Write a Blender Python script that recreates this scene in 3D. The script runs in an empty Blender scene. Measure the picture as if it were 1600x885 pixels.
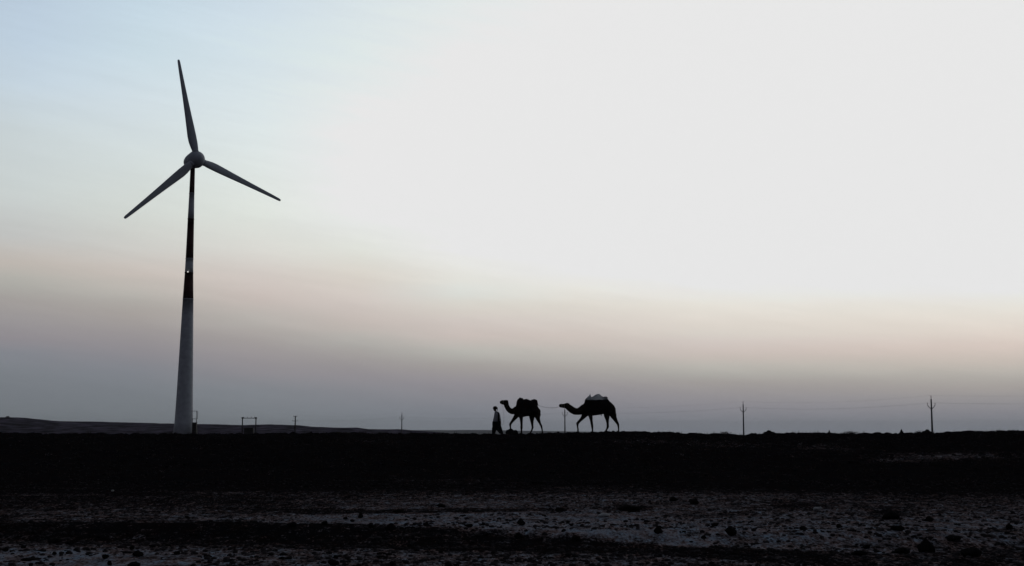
import bpy, bmesh, math, random
import numpy as np
from mathutils import Vector, Matrix

random.seed(7)
scene = bpy.context.scene
COL = scene.collection
R = math.radians

# ------------------------------------------------------------------ camera
EYE = 1.6
PITCH = R(6.56)
F = 2000.0                       # focal length in photograph pixels (1600 wide)
cam_data = bpy.data.cameras.new('camera')
cam_data.sensor_width = 36.0
cam_data.lens = 45.0
cam_data.clip_start = 0.1
cam_data.clip_end = 30000.0
camera = bpy.data.objects.new('camera', cam_data)
COL.objects.link(camera)
camera.location = (0, 0, EYE)
camera.rotation_euler = (R(90) + PITCH, 0, 0)
scene.camera = camera
SP, CP = math.sin(PITCH), math.cos(PITCH)


def ray(x, y):
    cx, cy = (x - 800) / F, (442.5 - y) / F
    return Vector((cx, CP - cy * SP, SP + cy * CP))


def P(x, y, D):
    """point at distance D (along Y) seen at photograph pixel x, y"""
    d = ray(x, y)
    return Vector((0, 0, EYE)) + d * (D / d.y)


def project(X, Y, Z):
    dz = Z - EYE
    dep = Y * CP + dz * SP
    return 800 + F * X / dep, 442.5 - F * (-Y * SP + dz * CP) / dep


# ------------------------------------------------------------------ view
scene.view_settings.view_transform = 'Standard'
scene.view_settings.look = 'None'
scene.view_settings.exposure = 0.0
scene.view_settings.gamma = 1.0

# ------------------------------------------------------------------ sky
def lin(c, k=1.0):
    o = []
    for v in c:
        v = v / 255.0
        o.append(k * (v / 12.92 if v <= 0.04045 else ((v + 0.055) / 1.055) ** 2.4))
    return tuple(o) + (1.0,)


world = bpy.data.worlds.new('World')
scene.world = world
world.use_nodes = True
wt = world.node_tree
wt.nodes.clear()
N = wt.nodes.new
L = wt.links.new


def wmath(op, a, b=None):
    n = N('ShaderNodeMath')
    n.operation = op
    for i, v in enumerate((a, b)):
        if v is None:
            continue
        if isinstance(v, (int, float)):
            n.inputs[i].default_value = v
        else:
            L(v, n.inputs[i])
    return n.outputs[0]


W8 = (232, 232, 232)
# hazy dusk sky: colour by elevation, in columns of azimuth round the glow of the hidden sun
SKY = {
    30: [(0, (186, 203, 219)), (60, (190, 207, 222)), (130, (197, 212, 223)), (200, (201, 211, 214)),
         (300, (201, 208, 207)), (370, (193, 194, 192)), (408, (190, 183, 176)), (440, (174, 173, 167)), (470, (163, 158, 155)),
         (500, (153, 149, 150)), (530, (143, 139, 144)), (552, (131, 134, 141)), (586, (123, 128, 134)), (620, (118, 123, 129)), (660, (113, 119, 124))],
    210: [(0, (195, 213, 225)), (80, (201, 218, 227)), (160, (208, 220, 226)), (240, (210, 219, 219)),
          (330, (209, 214, 209)), (390, (204, 203, 198)), (425, (200, 191, 184)), (460, (180, 177, 171)), (492, (166, 160, 156)),
          (520, (154, 149, 150)), (552, (142, 139, 144)), (575, (130, 133, 140)), (610, (122, 127, 133)), (665, (115, 121, 126))],
    400: [(0, (205, 219, 229)), (80, (211, 224, 231)), (180, (218, 228, 230)), (260, (222, 229, 227)),
          (330, (222, 227, 221)), (385, (217, 217, 211)), (430, (209, 201, 195)), (465, (199, 188, 182)), (500, (181, 177, 172)), (525, (167, 161, 158)),
          (555, (153, 148, 150)), (585, (141, 139, 144)), (605, (130, 134, 140)), (640, (124, 129, 135)), (665, (119, 125, 130))],
    560: [(0, (216, 226, 230)), (90, (221, 230, 231)), (170, (229, 232, 232)), (210, W8), (300, W8), (350, (229, 231, 229)), (390, (223, 225, 218)),
          (430, (216, 210, 201)), (470, (208, 199, 193)), (505, (194, 184, 178)), (530, (178, 176, 171)), (555, (161, 156, 154)),
          (585, (147, 143, 147)), (612, (135, 136, 142)), (640, (127, 131, 138)), (665, (121, 127, 133))],
    720: [(0, (225, 231, 231)), (60, (229, 232, 232)), (95, W8), (385, W8), (410, (230, 230, 226)), (435, (226, 225, 218)), (458, (218, 221, 216)), (480, (214, 209, 200)),
          (500, (209, 200, 194)), (525, (200, 189, 183)), (550, (181, 180, 174)), (572, (163, 158, 155)), (598, (147, 143, 148)), (620, (138, 137, 143)),
          (640, (129, 132, 140)), (668, (124, 129, 137))],
    900: [(0, W8), (425, W8), (450, (230, 228, 221)), (478, (221, 216, 207)), (505, (213, 205, 198)), (530, (203, 192, 185)), (556, (188, 184, 178)), (578, (168, 163, 159)),
          (604, (149, 145, 149)), (632, (137, 136, 143)), (668, (124, 129, 137))],
    1100: [(0, W8), (445, W8), (475, (231, 227, 218)), (506, (222, 214, 205)), (520, (217, 211, 202)), (536, (210, 200, 194)),
           (555, (201, 189, 182)), (577, (180, 179, 172)), (597, (163, 158, 155)), (615, (152, 148, 150)), (634, (142, 140, 146)), (652, (133, 134, 141)), (668, (127, 131, 139))],
    1570: [(0, W8), (450, W8), (480, (231, 227, 218)), (512, (225, 215, 205)), (540, (216, 202, 193)),
           (562, (201, 190, 181)), (585, (182, 178, 171)), (605, (166, 160, 156)), (625, (151, 148, 150)), (645, (139, 138, 144)), (668, (128, 132, 140))],
}
tc = N('ShaderNodeTexCoord')
nrm = N('ShaderNodeVectorMath'); nrm.operation = 'NORMALIZE'
L(tc.outputs['Generated'], nrm.inputs[0])
# thin uneven haze: a slight wobble of the layers
nz = N('ShaderNodeTexNoise')
nz.inputs['Scale'].default_value = 3.0
nz.inputs['Detail'].default_value = 5.0
nz.inputs['Roughness'].default_value = 0.6
stretch = N('ShaderNodeVectorMath'); stretch.operation = 'MULTIPLY'
stretch.inputs[1].default_value = (2.0, 2.0, 22.0)
L(nrm.outputs[0], stretch.inputs[0]); L(stretch.outputs[0], nz.inputs['Vector'])
sep = N('ShaderNodeSeparateXYZ'); L(nrm.outputs[0], sep.inputs[0])
elev = wmath('ARCSINE', sep.outputs[2])
wob = wmath('MULTIPLY', wmath('SUBTRACT', nz.outputs[0], 0.5), R(.5))
elevw = wmath('ADD', elev, wmath('MULTIPLY', wob, wmath('MINIMUM', wmath('MAXIMUM', wmath('MULTIPLY', elev, 12), 0.15), 1.0)))
fac = wmath('MAXIMUM', wmath('DIVIDE', elevw, R(90)), 0.0)
az = wmath('ARCTAN2', sep.outputs[0], sep.outputs[1])


def ramp(stops):
    n = N('ShaderNodeValToRGB')
    n.color_ramp.interpolation = 'LINEAR'
    el = n.color_ramp.elements
    stops = sorted(stops)
    el[0].position, el[0].color = stops[0]
    el[1].position, el[1].color = stops[-1]
    for p, c in stops[1:-1]:
        e = el.new(p); e.color = c
    L(fac, n.inputs[0])
    return n.outputs[0]


def dim(c, k):
    return tuple(v * k for v in c[:3]) + (1.0,)


ZENITH = (0.085, 0.098, 0.12, 1)


def column(x, k=1.0, high=None, tint=(1, 1, 1)):
    st = []
    for y, c in SKY[x]:
        d = ray(x, y).normalized()
        cc = lin(c)
        st.append((max(0.0, math.asin(d.z)) / R(90), dim((cc[0] * tint[0], cc[1] * tint[1], cc[2] * tint[2]), k)))
    top = max(st)
    for e, m in (high or [(26, .85), (40, .5), (60, .26)]):
        st.append((e / 90.0, dim(top[1], m)))
    st.append((1.0, ZENITH))
    return ramp(st)


right_high = [(26, 1.0), (34, .85), (48, .45), (65, .22)]
back = ramp([(0.0, (.040, .042, .050, 1)), (.15, (.050, .052, .062, 1)), (.4, (.058, .064, .080, 1)), (1.0, ZENITH)])
cols = [(-180, back), (-95, back), (-50, column(30, .42, [(26, .8), (40, .45), (60, .3)])),
        (-21.1, column(30)), (-16.4, column(210)), (-11.3, column(400)), (-6.8, column(560)), (-2.3, column(720)), (2.9, column(900, 1, right_high)),
        (8.6, column(1100, 1, right_high)), (21.1, column(1570, 1, right_high)),
        (38, column(1100, 1, right_high)), (58, column(400, .6)), (90, column(30, .3)), (125, back), (180, back)]
cur = cols[0][1]
for (a0, _), (a1, c1) in zip(cols[:-1], cols[1:]):
    mr = N('ShaderNodeMapRange')
    mr.inputs['From Min'].default_value = R(a0)
    mr.inputs['From Max'].default_value = R(a1)
    L(az, mr.inputs['Value'])
    mx = N('ShaderNodeMixRGB')
    L(mr.outputs[0], mx.inputs[0]); L(cur, mx.inputs[1]); L(c1, mx.inputs[2])
    cur = mx.outputs[0]
# faint slanting streaks of thin cloud
tilt = N('ShaderNodeCombineXYZ')
L(sep.outputs[0], tilt.inputs[0]); L(sep.outputs[1], tilt.inputs[1])
L(wmath('MULTIPLY', wmath('ADD', sep.outputs[2], wmath('MULTIPLY', sep.outputs[0], .16)), 11), tilt.inputs[2])
n2w = N('ShaderNodeTexNoise'); n2w.inputs['Scale'].default_value = 9.0; n2w.inputs['Detail'].default_value = 8; n2w.inputs['Roughness'].default_value = .62
L(tilt.outputs[0], n2w.inputs['Vector'])
gain = wmath('ADD', 1.025, wmath('MULTIPLY', wmath('SUBTRACT', n2w.outputs[0], .5), .13))
vm = N('ShaderNodeVectorMath'); vm.operation = 'SCALE'; L(cur, vm.inputs[0]); L(gain, vm.inputs['Scale'])
vmin = N('ShaderNodeVectorMath'); vmin.operation = 'MINIMUM'; L(vm.outputs[0], vmin.inputs[0]); vmin.inputs[1].default_value = (.812, .812, .812)
cur = vmin.outputs[0]
bg = N('ShaderNodeBackground')
bg.inputs['Strength'].default_value = 1.0
L(cur, bg.inputs['Color'])
wo = N('ShaderNodeOutputWorld')
L(bg.outputs[0], wo.inputs['Surface'])

# the sun itself is veiled behind the white part of the sky
sun_d = bpy.data.lights.new('sun', 'SUN')
sun_d.energy = 0.05
sun_d.angle = R(15)
sun_d.color = (1.0, .93, .85)
sun = bpy.data.objects.new('sun', sun_d)
COL.objects.link(sun)
sd = ray(1370, 150)
sun.rotation_euler = (-sd).to_track_quat('-Z', 'Y').to_euler()
sun.location = (20, 60, 40)


# ------------------------------------------------------------------ helpers
def mat(name, color, rough=.9, spec=.2, noise=None, noise_scale=3.0, bump=0.0, bump_scale=20.0, emit=None):
    m = bpy.data.materials.new(name)
    m.use_nodes = True
    t = m.node_tree
    b = t.nodes['Principled BSDF']
    b.inputs['Roughness'].default_value = rough
    b.inputs['Specular IOR Level'].default_value = spec
    b.inputs['Base Color'].default_value = tuple(color) + (1,)
    tcn = t.nodes.new('ShaderNodeTexCoord')
    if noise:
        n = t.nodes.new('ShaderNodeTexNoise')
        n.inputs['Scale'].default_value = noise_scale
        n.inputs['Detail'].default_value = 6
        t.links.new(tcn.outputs['Object'], n.inputs['Vector'])
        r = t.nodes.new('ShaderNodeValToRGB')
        r.color_ramp.elements[0].position = .35
        r.color_ramp.elements[1].position = .68
        r.color_ramp.elements[0].color = tuple(color) + (1,)
        r.color_ramp.elements[1].color = tuple(noise) + (1,)
        t.links.new(n.outputs[0], r.inputs[0])
        t.links.new(r.outputs[0], b.inputs['Base Color'])
    if bump:
        n = t.nodes.new('ShaderNodeTexNoise')
        n.inputs['Scale'].default_value = bump_scale
        n.inputs['Detail'].default_value = 5
        t.links.new(tcn.outputs['Object'], n.inputs['Vector'])
        bp = t.nodes.new('ShaderNodeBump')
        bp.inputs['Strength'].default_value = bump
        bp.inputs['Distance'].default_value = .05
        t.links.new(n.outputs[0], bp.inputs['Height'])
        t.links.new(bp.outputs[0], b.inputs['Normal'])
    if emit:
        b.inputs['Emission Color'].default_value = tuple(emit) + (1,)
        b.inputs['Emission Strength'].default_value = 1.0
    return m


M = dict(
    white=mat('weathered_white_paint', (.60, .62, .68), .6, .25, (.48, .49, .55), 1.6, .15, 6),
    red=mat('dark_red_paint', (.075, .022, .022), .6, .2, (.055, .016, .016), 1.5),
    grey=mat('grey_gelcoat', (.46, .48, .55), .6, .25, (.39, .41, .47), 1.5),
    metal=mat('dull_steel', (.16, .16, .17), .6, .3, (.10, .10, .10), 8),
    dark_metal=mat('dark_painted_steel', (.03, .03, .035), .7, .2, (.05, .04, .035), 5),
    concrete=mat('pole_concrete', (.11, .11, .12), .9, .1, (.16, .15, .15), 6, .3, 25),
    ceramic=mat('brown_ceramic', (.10, .05, .04), .3, .4, (.07, .04, .03), 8),
    wire=mat('aluminium_wire', (.10, .10, .11), .6, .3, (.14, .14, .15), 3),
    rock=mat('dark_basalt', (.012, .011, .012), 1, 0, (.026, .024, .025), 7, .8, 18),
    pebble=mat('mixed_pebbles', (.012, .011, .012), 1, 0, (.055, .048, .052), 2.2),
    pale_rock=mat('pale_stone', (.42, .42, .44), .9, .1, (.30, .30, .31), 9, .5, 20),
    strap=mat('dark_strap', (.03, .025, .02), 1, .05, (.02, .017, .015), 9),
    camel=mat('camel_hair', (.032, .024, .018), 1, .02, (.022, .016, .012), 6, .7, 40),
    camel_dark=mat('dark_camel_hair', (.025, .018, .012), 1, .05, (.035, .026, .018), 8, .7, 50),
    blanket=mat('dark_wool', (.03, .018, .018), 1, .05, (.018, .016, .022), 5, .6, 30),
    sack=mat('grey_plastic_sheet', (.66, .68, .72), .7, .3, (.48, .48, .51), 5, .6, 9),
    rope=mat('jute_rope', (.42, .38, .32), 1, .05, (.32, .28, .23), 12),
    skin=mat('brown_skin', (.11, .055, .035), .7, .2, (.09, .045, .03), 12),
    shirt=mat('pale_cotton', (.74, .74, .80), 1, .05, (.62, .62, .68), 7, .4, 22),
    cloth=mat('dark_cotton', (.03, .03, .035), 1, .05, (.02, .02, .024), 7, .4, 22),
    turban=mat('dark_turban_cloth', (.04, .025, .025), 1, .05, (.03, .02, .02), 9, .5, 20),
    eye=mat('eye', (.01, .01, .01), .2, .5, (.012, .01, .01), 5),
    twig=mat('dry_twig', (.03, .025, .02), 1, 0, (.045, .038, .03), 8),
    leaf=mat('dry_leaf', (.035, .038, .028), 1, 0, (.05, .045, .03), 6),
    lamp=mat('lit_lamp', (.8, .8, .8), .5, .2, emit=(1, .97, .9)),
)


def new_obj(name, mesh, parent=None):
    o = bpy.data.objects.new(name, mesh)
    COL.objects.link(o)
    if parent:
        o.parent = parent
    return o


def tag(o, label=None, cat=None, group=None, kind=None):
    if label: o['label'] = label
    if cat: o['category'] = cat
    if group: o['group'] = group
    if kind: o['kind'] = kind
    return o


def empty(name, loc, label, cat, group=None):
    o = new_obj(name, None)
    o.location = loc
    o.empty_display_size = .2
    return tag(o, label, cat, group)


def finish(bm, name, material, parent=None, smooth=True, origin=None, loc=None):
    """one mesh object; geometry given in world or local coordinates; origin is subtracted"""
    if origin is not None:
        bmesh.ops.translate(bm, verts=bm.verts, vec=-Vector(origin))
    bmesh.ops.recalc_face_normals(bm, faces=bm.faces)
    me = bpy.data.meshes.new(name)
    bm.to_mesh(me); bm.free()
    for p in me.polygons:
        p.use_smooth = smooth
    me.materials.append(material)
    o = new_obj(name, me, parent)
    if origin is not None and parent is None:
        o.location = origin
    if loc is not None:
        o.location = loc
    return o


def loft(bm, rings, n=14, power=1.0):
    """rings: (centre, u, v, a, b) -> closed skin through elliptical sections"""
    loops = []
    for c, u, v, a, b in rings:
        c = Vector(c)
        loops.append([bm.verts.new(c + Vector(u) * (a * math.cos(2 * math.pi * k / n)) + Vector(v) * (b * math.sin(2 * math.pi * k / n))) for k in range(n)])
    for A, B in zip(loops[:-1], loops[1:]):
        for k in range(n):
            bm.faces.new((A[k], A[(k + 1) % n], B[(k + 1) % n], B[k]))
    bm.faces.new(loops[0][::-1]); bm.faces.new(loops[-1])


def tube(bm, pts, rad, n=8, flat=1.0, ref=(0, 1, 0)):
    """pts 3-D path, rad one radius or a list (or (a,b) pairs)"""
    pts = [Vector(p) for p in pts]
    if not isinstance(rad, (list, tuple)):
        rad = [rad] * len(pts)
    rings = []
    ref = Vector(ref)
    for i, p in enumerate(pts):
        t = (pts[min(i + 1, len(pts) - 1)] - pts[max(i - 1, 0)]).normalized()
        rf = ref if abs(t.dot(ref)) < .95 else Vector((1, 0, 0))
        v = (rf - t * rf.dot(t)).normalized()
        u = v.cross(t)
        r = rad[i]
        a, b = r if isinstance(r, (list, tuple)) else (r, r * flat)
        rings.append((p, u, v, a, b))
    loft(bm, rings, n)


def box(bm, lo, hi, bevel=0.0):
    lo, hi = Vector(lo), Vector(hi)
    r = bmesh.ops.create_cube(bm, size=1.0)
    for v in r['verts']:
        v.co = Vector(((lo.x + hi.x) / 2 + v.co.x * (hi.x - lo.x), (lo.y + hi.y) / 2 + v.co.y * (hi.y - lo.y), (lo.z + hi.z) / 2 + v.co.z * (hi.z - lo.z)))
    if bevel:
        es = list({e for v in r['verts'] for e in v.link_edges})
        bmesh.ops.bevel(bm, geom=es, offset=bevel, segments=2, affect='EDGES')


def ball(bm, c, r, sub=2, scale=(1, 1, 1)):
    g = bmesh.ops.create_icosphere(bm, subdivisions=sub, radius=r)
    for v in g['verts']:
        v.co = Vector(c) + Vector((v.co.x * scale[0], v.co.y * scale[1], v.co.z * scale[2]))
    return g['verts']


def fused(bm, name, material, voxel, parent=None, smooth_it=2, origin=None):
    """join overlapping lofts into one continuous skin"""
    if origin is not None:
        bmesh.ops.translate(bm, verts=bm.verts, vec=-Vector(origin))
    bmesh.ops.recalc_face_normals(bm, faces=bm.faces)
    me = bpy.data.meshes.new('tmp'); bm.to_mesh(me); bm.free()
    o = bpy.data.objects.new('tmp', me); COL.objects.link(o)
    rm = o.modifiers.new('r', 'REMESH'); rm.mode = 'VOXEL'; rm.voxel_size = voxel
    sm = o.modifiers.new('s', 'SMOOTH'); sm.iterations = smooth_it; sm.factor = .5
    dg = bpy.context.evaluated_depsgraph_get(); dg.update()
    me2 = bpy.data.meshes.new_from_object(o.evaluated_get(dg))
    bpy.data.objects.remove(o); bpy.data.meshes.remove(me)
    me2.name = name
    me2.materials.clear(); me2.materials.append(material)
    for p in me2.polygons:
        p.use_smooth = True
    q = new_obj(name, me2, parent)
    if origin is not None and parent is None:
        q.location = origin
    return q


# numpy value noise
def _hash(i, j, s):
    h = (i.astype(np.int64) * 374761393 + j.astype(np.int64) * 668265263 + s * 1442695041) & 0xffffffff
    h = ((h ^ (h >> 13)) * 1274126177) & 0xffffffff
    h = ((h ^ (h >> 16)) * 2246822519) & 0xffffffff
    return ((h ^ (h >> 15)) & 0xffffff) / float(0xffffff)


def vnoise(x, y, s=0):
    i, j = np.floor(x), np.floor(y)
    fx, fy = x - i, y - j
    fx, fy = fx * fx * (3 - 2 * fx), fy * fy * (3 - 2 * fy)
    a, b, c, d = _hash(i, j, s), _hash(i + 1, j, s), _hash(i, j + 1, s), _hash(i + 1, j + 1, s)
    return (a * (1 - fx) + b * fx) * (1 - fy) + (c * (1 - fx) + d * fx) * fy


def fbm(x, y, s=0, octv=5, gain=.5):
    t, a, w = 0, 1.0, 0
    for k in range(octv):
        t = t + a * vnoise(x * 2 ** k, y * 2 ** k, s + k * 17); w += a; a *= gain
    return t / w - .5


def sstep(a, b, x):
    t = np.clip((x - a) / (b - a), 0, 1)
    return t * t * (3 - 2 * t)


# ------------------------------------------------------------------ ground
RIDGE_Y = 77.0
_rx = [-400, 0, 140, 280, 480, 540, 640, 780, 850, 900, 960, 1040, 1090, 1160, 1210, 1290, 1400, 1460, 1520, 1600, 1900]
_ry = [679, 678.5, 680, 680, 679.5, 678, 680, 680.5, 679, 678, 676, 678, 680, 681, 679, 679, 679.5, 677.5, 676.5, 674, 671]
_rX = [P(x, y, RIDGE_Y).x for x, y in zip(_rx, _ry)]
_rZ = [P(x, y, RIDGE_Y).z for x, y in zip(_rx, _ry)]
_py = [77, 84, 100, 150, 209, 272, 420, 700, 1000, 3000, 12000]
_pz = [0, -.14, -.5, -1.0, -1.35, -1.95, -3.6, -7, -10, -26, -60]


def height(X, Y, rough=True):
    X = np.asarray(X, float); Y = np.asarray(Y, float)
    rz = np.interp(X * RIDGE_Y / np.maximum(Y, 30), _rX, _rZ)
    z = rz * sstep(33, RIDGE_Y - 1, Y)
    z = np.where(Y > RIDGE_Y, rz + np.interp(Y, _py, _pz) * 1.0, z)
    # gentle swells in the foreground; a worn bank whose shaded near side is also coloured dark
    near = 1 - sstep(34, 60, Y)
    z = z + near * .05 * fbm(X / 5.0, Y / 3.0, 3, 3)
    bank = 19.3 - .012 * X * 10 + .5 * fbm(X / 3.0, X * 0, 9, 3)
    d = Y - bank
    z = z + .10 * np.exp(-((d - .9) / .8) ** 2) - .05 * np.exp(-((d + .6) / .7) ** 2)
    if rough:
        amp = np.where(Y < 120, 1.0, 0.6)
        z = z + amp * (.075 * fbm(X / .9, Y / .9, 21, 4, .6) + .03 * fbm(X / .16, Y / .16, 33, 3, .6))
        mid = sstep(36, 50, Y) * (1 - sstep(90, 130, Y))
        cl = np.maximum(vnoise(X / .55, Y / .55, 55) - .62, 0)
        z = z + mid * (.34 * cl)
        crest = sstep(70, 75, Y) * (1 - sstep(80, 86, Y))
        z = z + crest * (.10 * np.maximum(vnoise(X / .8, Y / 3.0, 77) - .55, 0) + .12 * np.maximum(vnoise(X / .3, Y / 1.5, 78) - .7, 0))
    return z


def hz(x, y):
    return float(height(np.array([x]), np.array([y]))[0])


def G(b, px, row, cx, cy, sx, sy):
    return b * np.exp(-((px - cx) / sx) ** 2 - ((row - cy) / sy) ** 2)


def bandrow(px, row, knots, half, soft):
    xs, ys = zip(*knots)
    c = np.interp(px, xs, ys)
    return 1 - sstep(half, half + soft, np.abs(row - c))


def dust(X, Y):
    """pale dust on the dark soil, 0..1, less the painted shade of the bank"""
    px, row = project(X, np.maximum(Y, 10.0), 0 * X)
    row0 = row
    row = row + 9 * fbm(X / 5.0, Y / 3.0, 71, 4) * (row - 690) / 150
    T = np.array([  # rows of the field, from far to near; columns from left to right
        [.00, .00, .00, .00, .00, .00, .00, .00, .00, .00],
        [.02, .06, .16, .20, .24, .26, .30, .20, .05, .02],
        [.10, .10, .18, .24, .32, .36, .38, .32, .24, .22],
        [.14, .18, .12, .26, .36, .40, .36, .32, .28, .30],
        [.26, .32, .26, .34, .44, .48, .46, .38, .36, .36],
        [.30, .36, .42, .52, .72, .74, .56, .46, .46, .44],
        [.20, .22, .38, .56, .74, .80, .74, .58, .50, .50],
        [.05, .05, .12, .30, .68, .80, .80, .70, .54, .54],
        [.30, .24, .14, .14, .40, .60, .74, .72, .52, .40],
        [.52, .44, .36, .36, .36, .34, .36, .46, .34, .20],
        [.80, .58, .46, .44, .42, .36, .34, .36, .30, .14],
        [.62, .50, .48, .44, .42, .38, .38, .34, .30, .26]])
    rr = np.array([760, 769, 778, 790, 800, 810, 820, 833, 848, 858, 867, 885])
    cc = np.array([0, 200, 400, 500, 650, 800, 1000, 1200, 1400, 1600])
    ri = np.clip(np.interp(row, rr, np.arange(12)), 0, 10.999); ci = np.clip(np.interp(px, cc, np.arange(10)), 0, 8.999)
    r0, c0 = ri.astype(int), ci.astype(int); fr, fc = ri - r0, ci - c0
    v = (T[r0, c0] * (1 - fc) + T[r0, c0 + 1] * fc) * (1 - fr) + (T[r0 + 1, c0] * (1 - fc) + T[r0 + 1, c0 + 1] * fc) * fr
    dark = bandrow(px, row0 + (row - row0) * .5, [(-100, 828), (300, 833), (500, 838), (700, 846), (900, 852), (1200, 866), (1600, 882)], 7, 7) * (1 - .75 * sstep(1150, 1500, px))  # shade on the bank's near side, put into the soil colour
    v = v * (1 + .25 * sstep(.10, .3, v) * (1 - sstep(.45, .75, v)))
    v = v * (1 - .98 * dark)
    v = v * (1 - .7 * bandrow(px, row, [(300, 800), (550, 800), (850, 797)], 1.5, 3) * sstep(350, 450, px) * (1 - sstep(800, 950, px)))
    v = v + G(.22, px, row, 110, 867, 90, 6)
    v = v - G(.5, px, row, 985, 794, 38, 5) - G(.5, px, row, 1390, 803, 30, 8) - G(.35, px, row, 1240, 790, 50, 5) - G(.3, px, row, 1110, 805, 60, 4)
    return v


def far_patches(px, row):
    w = G(.60, px, row, 1480, 713, 110, 6) * 1.0 + G(.45, px, row, 1400, 720, 60, 3)  # paler streaks and patches in the soil colour of the rising field
    w = w + G(.30, px, row, 1290, 700, 60, 6) + G(.28, px, row, 1140, 695, 90, 6) + G(.30, px, row, 1000, 690, 60, 5)
    w = w + G(.30, px, row, 700, 752, 120, 4) + G(.28, px, row, 580, 690, 60, 4) + G(.30, px, row, 900, 762, 120, 4)
    w = w + G(.22, px, row, 350, 770, 60, 2) + G(.30, px, row, 60, 775, 80, 3)
    return w


def build_ground():
    ys = np.concatenate([np.array([-400, -200, -100, -50, -25, -12, -5, 0, 4, 7, 9]), np.linspace(10, 34, 420),
                         np.linspace(34.12, 88, 330), np.geomspace(88.6, 300, 90), np.geomspace(306, 12000, 70)])
    nu = 860
    us = np.linspace(-1, 1, nu)
    extra = np.array([3, 10, 30, 90, 250, 600, 1500, 2200.])
    w = np.where(ys > 10, .45 * ys + 1.5, 6.0)
    XX = np.concatenate([(-w[:, None] - extra[::-1][None, :]), us[None, :] * w[:, None], (w[:, None] + extra[None, :])], axis=1)
    YY = np.repeat(ys[:, None], XX.shape[1], axis=1)
    ZZ = height(XX, YY)
    ZZ = np.where(YY < 9, ZZ - 0 * ZZ, ZZ)
    nr, nc = XX.shape
    co = np.stack([XX, YY, ZZ], -1).reshape(-1, 3)
    idx = np.arange(nr * nc).reshape(nr, nc)
    f = np.stack([idx[:-1, :-1], idx[:-1, 1:], idx[1:, 1:], idx[1:, :-1]], -1).reshape(-1, 4)
    me = bpy.data.meshes.new('ground')
    me.vertices.add(len(co)); me.vertices.foreach_set('co', co.ravel())
    me.loops.add(f.size); me.loops.foreach_set('vertex_index', f.ravel().astype(np.int32))
    me.polygons.add(len(f)); me.polygons.foreach_set('loop_start', np.arange(0, f.size, 4, dtype=np.int32))
    me.update(calc_edges=True)
    me.polygons.foreach_set('use_smooth', np.ones(len(f), dtype=bool))
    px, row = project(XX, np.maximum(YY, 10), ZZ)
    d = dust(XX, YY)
    d = np.where(row < 775, np.maximum(d * sstep(755, 775, row), 0) + far_patches(px, row), d)
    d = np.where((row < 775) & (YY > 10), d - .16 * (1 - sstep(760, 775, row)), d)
    d = np.where(YY > 80, .12, d)
    d = np.where(YY < 10, .4, d)
    at = me.attributes.new('dust', 'FLOAT', 'POINT')
    at.data.foreach_set('value', d.ravel().astype(np.float32))
    m = bpy.data.materials.new('soil_with_dust_and_shade')
    m.use_nodes = True
    t = m.node_tree; b = t.nodes['Principled BSDF']
    b.inputs['Roughness'].default_value = 1.0
    b.inputs['Specular IOR Level'].default_value = 0.0
    a = t.nodes.new('ShaderNodeAttribute'); a.attribute_name = 'dust'
    g = t.nodes.new('ShaderNodeNewGeometry')

    def noise(scale, det, sx=1, sy=1):
        mp = t.nodes.new('ShaderNodeMapping'); mp.inputs['Scale'].default_value = (sx, sy, 1)
        t.links.new(g.outputs['Position'], mp.inputs['Vector'])
        n = t.nodes.new('ShaderNodeTexNoise'); n.inputs['Scale'].default_value = scale; n.inputs['Detail'].default_value = det
        n.inputs['Roughness'].default_value = .65
        t.links.new(mp.outputs[0], n.inputs['Vector']); return n.outputs[0]

    def mth(op, x, y):
        n = t.nodes.new('ShaderNodeMath'); n.operation = op
        for i, v in enumerate((x, y)):
            if isinstance(v, (int, float)): n.inputs[i].default_value = v
            else: t.links.new(v, n.inputs[i])
        return n.outputs[0]
    n1 = noise(2.2, 8, 1, .45)          # patches, longer along the plain
    n2 = noise(7, 5, 1, .55)            # clods
    n4 = noise(26, 3, 1, .4)            # grit
    n3 = noise(1.1, 4, .35, 1)          # long drifts of dust across the plain
    s = mth('ADD', mth('MULTIPLY', mth('SUBTRACT', n1, .5), 1.1), mth('MULTIPLY', mth('SUBTRACT', n2, .5), 1.9))
    s = mth('ADD', s, mth('MULTIPLY', mth('SUBTRACT', n4, .5), 2.1))
    s = mth('ADD', s, mth('MULTIPLY', mth('SUBTRACT', n3, .5), .5))
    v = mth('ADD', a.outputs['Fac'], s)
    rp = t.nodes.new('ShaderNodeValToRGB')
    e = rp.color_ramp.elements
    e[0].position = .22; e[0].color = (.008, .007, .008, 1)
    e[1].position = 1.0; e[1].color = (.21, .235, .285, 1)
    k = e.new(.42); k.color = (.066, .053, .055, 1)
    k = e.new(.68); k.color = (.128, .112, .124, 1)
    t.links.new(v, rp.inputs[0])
    n5 = noise(3.3, 6, 1, .5)           # soil turns from brown to blue grey in patches
    hue = t.nodes.new('ShaderNodeValToRGB')
    he = hue.color_ramp.elements
    he[0].position = .40; he[0].color = (1.0, .84, .78, 1)
    he[1].position = .60; he[1].color = (.80, .92, 1.0, 1)
    t.links.new(n5, hue.inputs[0])
    mu = t.nodes.new('ShaderNodeMixRGB'); mu.blend_type = 'MULTIPLY'; mu.inputs[0].default_value = 1
    t.links.new(rp.outputs[0], mu.inputs[1]); t.links.new(hue.outputs[0], mu.inputs[2])
    t.links.new(mu.outputs[0], b.inputs['Base Color'])
    bp = t.nodes.new('ShaderNodeBump'); bp.inputs['Strength'].default_value = .8; bp.inputs['Distance'].default_value = .04
    t.links.new(n2, bp.inputs['Height']); t.links.new(bp.outputs[0], b.inputs['Normal'])
    me.materials.append(m)
    o = new_obj('ground', me); tag(o, kind='structure')
    return o


build_ground()


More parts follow.
